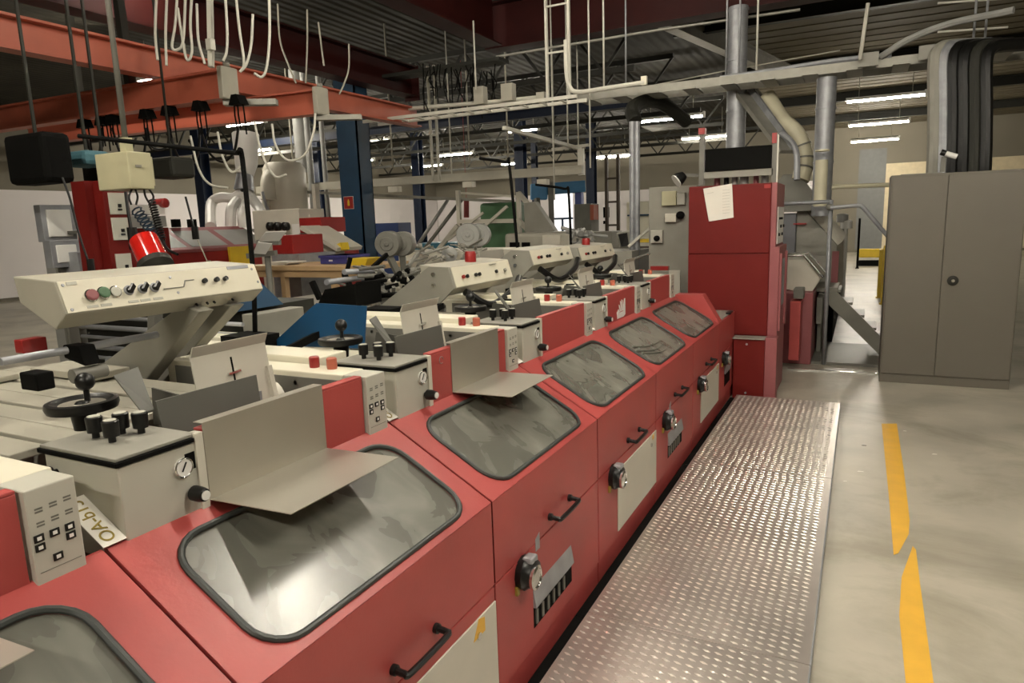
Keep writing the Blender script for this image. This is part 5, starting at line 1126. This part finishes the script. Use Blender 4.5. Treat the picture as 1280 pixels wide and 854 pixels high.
part('front_guard', 'red', t, lambda m: m.box(-.62, -.52, 7.6, 7.88, .1, .72))
part('slanting_guard', 'offwhite', t, lambda m: m.prism([(-.74, 1.12), (-.52, 1.12), (-.36, .92), (-.46, .74), (-.74, .80)], 'y', 8.1, 8.9), .01)
part('guard_rail', 'chrome', t, lambda m: m.tube([(-.76, 8.05, 1.16), (-.54, 8.05, 1.17), (-.34, 8.05, .93)], .014, 8))
part('guard_rail', 'chrome', t, lambda m: m.tube([(-.76, 8.5, 1.16), (-.52, 8.5, 1.17), (-.32, 8.5, .93)], .014, 8))
part('side_box', 'dgrey', t, lambda m: (m.box(-.40, -.34, 8.2, 8.8, .4, .7), m.box(-.60, -.50, 7.65, 7.85, .74, .85)), .01)
# steel stair treads
t = thing('steel_steps', 'grey steel steps climbing to the left in the corridor', 'steps', (.05, 8.9, 0))
for k in range(5):
    part('tread', 'midgrey', t, lambda m: m.box(-.38 + .125 * k, -.17 + .125 * k, 8.55, 9.1, .72 - .14 * k, .75 - .14 * k), .004)
part('stringer', 'midgrey', t, lambda m: m.prism([(-.40, .70), (-.22, .74), (.46, .02), (.28, 0)], 'y', 8.50, 8.54))
part('platform', 'midgrey', t, lambda m: m.box(-.44, -.2, 8.5, 9.12, .73, .78), .004)
part('base_plate', 'dgrey', t, lambda m: m.box(-.55, .55, 7.95, 9.2, .0, .03))
part('edge_bar', 'chrome', t, lambda m: m.box(-.62, .24, 7.55, 7.58, 0, .02))
part('support', 'dgrey', t, lambda m: m.box(-.40, -.36, 8.55, 9.1, .0, .72))
# poles and rails of the corridor
t = thing('corridor_railing', 'steel post with handrail sloping down towards the locker', 'railing', (-.28, 7.95, 0))
ppx = at(1032, 400, y=7.95).x
part('post', 'galv', t, lambda m: m.cyl((ppx, 7.95, 0), (ppx, 7.95, at(1040, 250, y=7.95).z), .022, 10))
part('rail', 'galv', t, lambda m: m.tube(smoothpath([at(1038, 260, y=7.9), at(1072, 257, y=7.9), at(1078, 259, y=7.9), at(1082, 263, y=7.9), at(1112, 298, y=7.9)], 4), .02, 8))
part('rail', 'galv', t, lambda m: m.tube([at(978, 255, y=7.95), at(1040, 252, y=7.95)], .02, 8))
part('clamp', 'dgrey', t, lambda m: m.ball(at(1037, 259, y=7.93), .035))
tag(MB().tube(smoothpath([at(1035, 240, y=9.0), at(1042, 234, y=9.0), at(1060, 233, y=9.0), at(1114, 231, y=9.3)], 4), .026, 8).build('bent_pipe', 'hose'), 'cream pipe bending horizontally above the corridor', 'pipe')
for (u0, v0, u1, v1, y, m1, nm, lab, cat) in ((1103, 307, 1112, 371, 13.5, 'yel2', 'yellow_bollard', 'yellow post standing left of the locker', 'bollard'), (1098, 312, 1103, 362, 14.5, 'yel2', 'yellow_bollard', 'thinner yellow post just behind the first', 'bollard'),
                                              (1052, 300, 1058, 336, 13.5, 'offwhite', 'corridor_stand', 'pale narrow stand beside the ribbed machine', 'stand'), (1072, 273, 1075, 322, 22, 'blackm', 'black_post', 'thin black post at the end of the corridor', 'post')):
    b = toground(YB_(u0, v0, u1, v1, y, .12)); t = thing(nm, lab, cat, ((b[0] + b[1]) / 2, y, 0)); part('post', m1, t, lambda m: m.box(*b), .01)
    part('foot', m1, t, lambda m: m.box(b[0] - .02, b[1] + .02, b[2] - .02, b[3] + .02, 0, .02))
t = thing('yellow_barrier', 'yellow low barrier across the far end of the corridor', 'barrier', (.5, 23, 0))
bb_ = YB_(1074, 311, 1112, 322, 23, .1)
part('beam', 'yel2', t, lambda m: m.box(*bb_), .02)
part('stand', 'blackm', t, lambda m: (m.box(bb_[0], bb_[1], 23.0, 23.08, 0, bb_[4] - .08)))
for k, (u, v, m1) in enumerate(((1053, 274, 'pale'), (1058, 282, 'white'))):
    p = at(u, v, y=12.8); tag(MB().lathe((p.x, p.y, p.z - .05), (0, 0, 1), [(.09, 0), (.09, .12), (.05, .14)], 14).cyl((p.x, p.y, 0), (p.x, p.y, p.z - .05), .03, 8).build('round_cap_post', m1), ['round grey cap on a thin post beside the corridor machine', 'round white cap on a thin post beside the corridor machine'][k], 'cap')

# fluorescent fittings
def fitting(x, y, z, L=1.5, lab='', E=60, hang=True):
    t = thing('fluorescent_light', lab, 'light', (x, y, z), 'fluorescent ceiling lights')
    part('batten', 'white', t, lambda m: m.box(x - L / 2, x + L / 2, y - .04, y + .04, z + .03, z + .09))
    part('reflector', 'olive', t, lambda m: (m.hexa([(x - L / 2, y + .05, z + .03), (x + L / 2, y + .05, z + .03), (x + L / 2, y + .055, z + .03), (x - L / 2, y + .055, z + .03)], [(x - L / 2, y + .02, z + .12), (x + L / 2, y + .02, z + .12), (x + L / 2, y + .025, z + .12), (x - L / 2, y + .025, z + .12)])))
    part('tube', tube_mat(E), t, lambda m: m.cyl((x - L / 2 + .03, y, z), (x + L / 2 - .03, y, z), .018, 8))
    part('lamp_holder', 'white', t, lambda m: (m.box(x + L / 2 - .03, x + L / 2 + .02, y - .05, y + .05, z - .03, z + .11)))
    for q in (-L / 3, L / 3): part('hanger', 'grey', t, lambda m: m.cyl((x + q, y, z + .09), (x + q, y, 4.86), .008, 5))
    return t
LIGHTS = [((281, 158), (333, 152), 200, 'bright ceiling light just under the farther crane beam'), ((440, 180), (490, 176), 240, 'bright ceiling light right of the blue column top'), ((290, 192), (345, 186), 240, 'ceiling light with bright end above the white ducts'),
          ((432, 205), (460, 199), 240, 'ceiling light half hidden behind the blue column'), ((625, 206), (660, 204), 240, 'dark-topped ceiling light left of the sloping busbar'), ((552, 196), (587, 191), 240, 'ceiling light joined to the narrow vertical ladder'),
          ((1057, 127), (1157, 120), 60, 'largest lit tube in the right-hand bay, nearest of three'), ((1060, 158), (1137, 152), 280, 'middle lit tube of the three in the right-hand bay'), ((1063, 178), (1124, 174), 320, 'farthest lit tube of the three in the right-hand bay'),
          ((855, 176), (910, 168), 120, 'ceiling light partly behind the red-topped mast'), ((800, 153), (880, 145), 90, 'long bright ceiling light behind the galvanised pipe top'), ((518, 210), (549, 206), 240, 'faint ceiling light left of the narrow ladder'),
          ((645, 166), (663, 161), 240, 'short bright ceiling light above the sloping busbar'), ((745, 198), (786, 193), 280, 'faint ceiling light just left of the galvanised pipe')]
# the same fittings go on over and behind the viewer, plus two added ones
NEAR = [(-.55, 3.3, 3.9, 200, 'white ceiling light above the platform'), (-3.0, .6, 3.9, 190, 'white ceiling light above the first console'), (-3.2, 4.4, 4.3, 65, 'white ceiling light above the consoles in mid row'), (1.9, 1.4, 3.9, 290, 'white ceiling light above the yellow marking'),
        (-.6, -2.4, 3.9, 250, 'white ceiling light behind the viewer'), (2.8, 5.6, 3.9, 45, 'white ceiling light over the aisle before the locker'), (-6.9, 4.78, 4.2, 150, 'unseen ceiling light added between the two crane beams to light the farther one'), (-10.5, 8.2, 4.2, 260, 'white ceiling light over the far left red machine'), (-2.6, 7.0, 4.5, 50, 'unseen ceiling light added over the bent conduit to brighten it')]  # crane-beam and conduit fittings are unseen, added to brighten those parts
TM = {}
def tube_mat(E):
    if E not in TM: TM[E] = emit('fluorescent_tube', (1, .92, .78), E)
    return TM[E]
for name_, p, lab, L, E in []: pass
FITS = []
for (a, b_, E, lab) in LIGHTS:
    p0 = at(*a, z=4.0); p1 = at(*b_, z=4.0); p = (p0 + p1) / 2; fitting(p.x, p.y, 4.0, min(max(p1.x - p0.x, .9), 1.6), lab, E)
for (x, y, z, E, lab) in NEAR: fitting(x, y, z, 1.5, lab, E)
w = bpy.data.worlds.new('hall_air'); sc.world = w; w.use_nodes = True
w.node_tree.nodes['Background'].inputs['Color'].default_value = (.9, .9, 1, 1); w.node_tree.nodes['Background'].inputs['Strength'].default_value = .05

sc.view_settings.view_transform = 'Standard'; sc.view_settings.look = 'None'; sc.view_settings.gamma = 1; sc.view_settings.use_curve_mapping = False
sc.view_settings.exposure = 1.1
sc.cycles.use_denoising = True
sc.cycles.max_bounces = 8; sc.cycles.transparent_max_bounces = 12
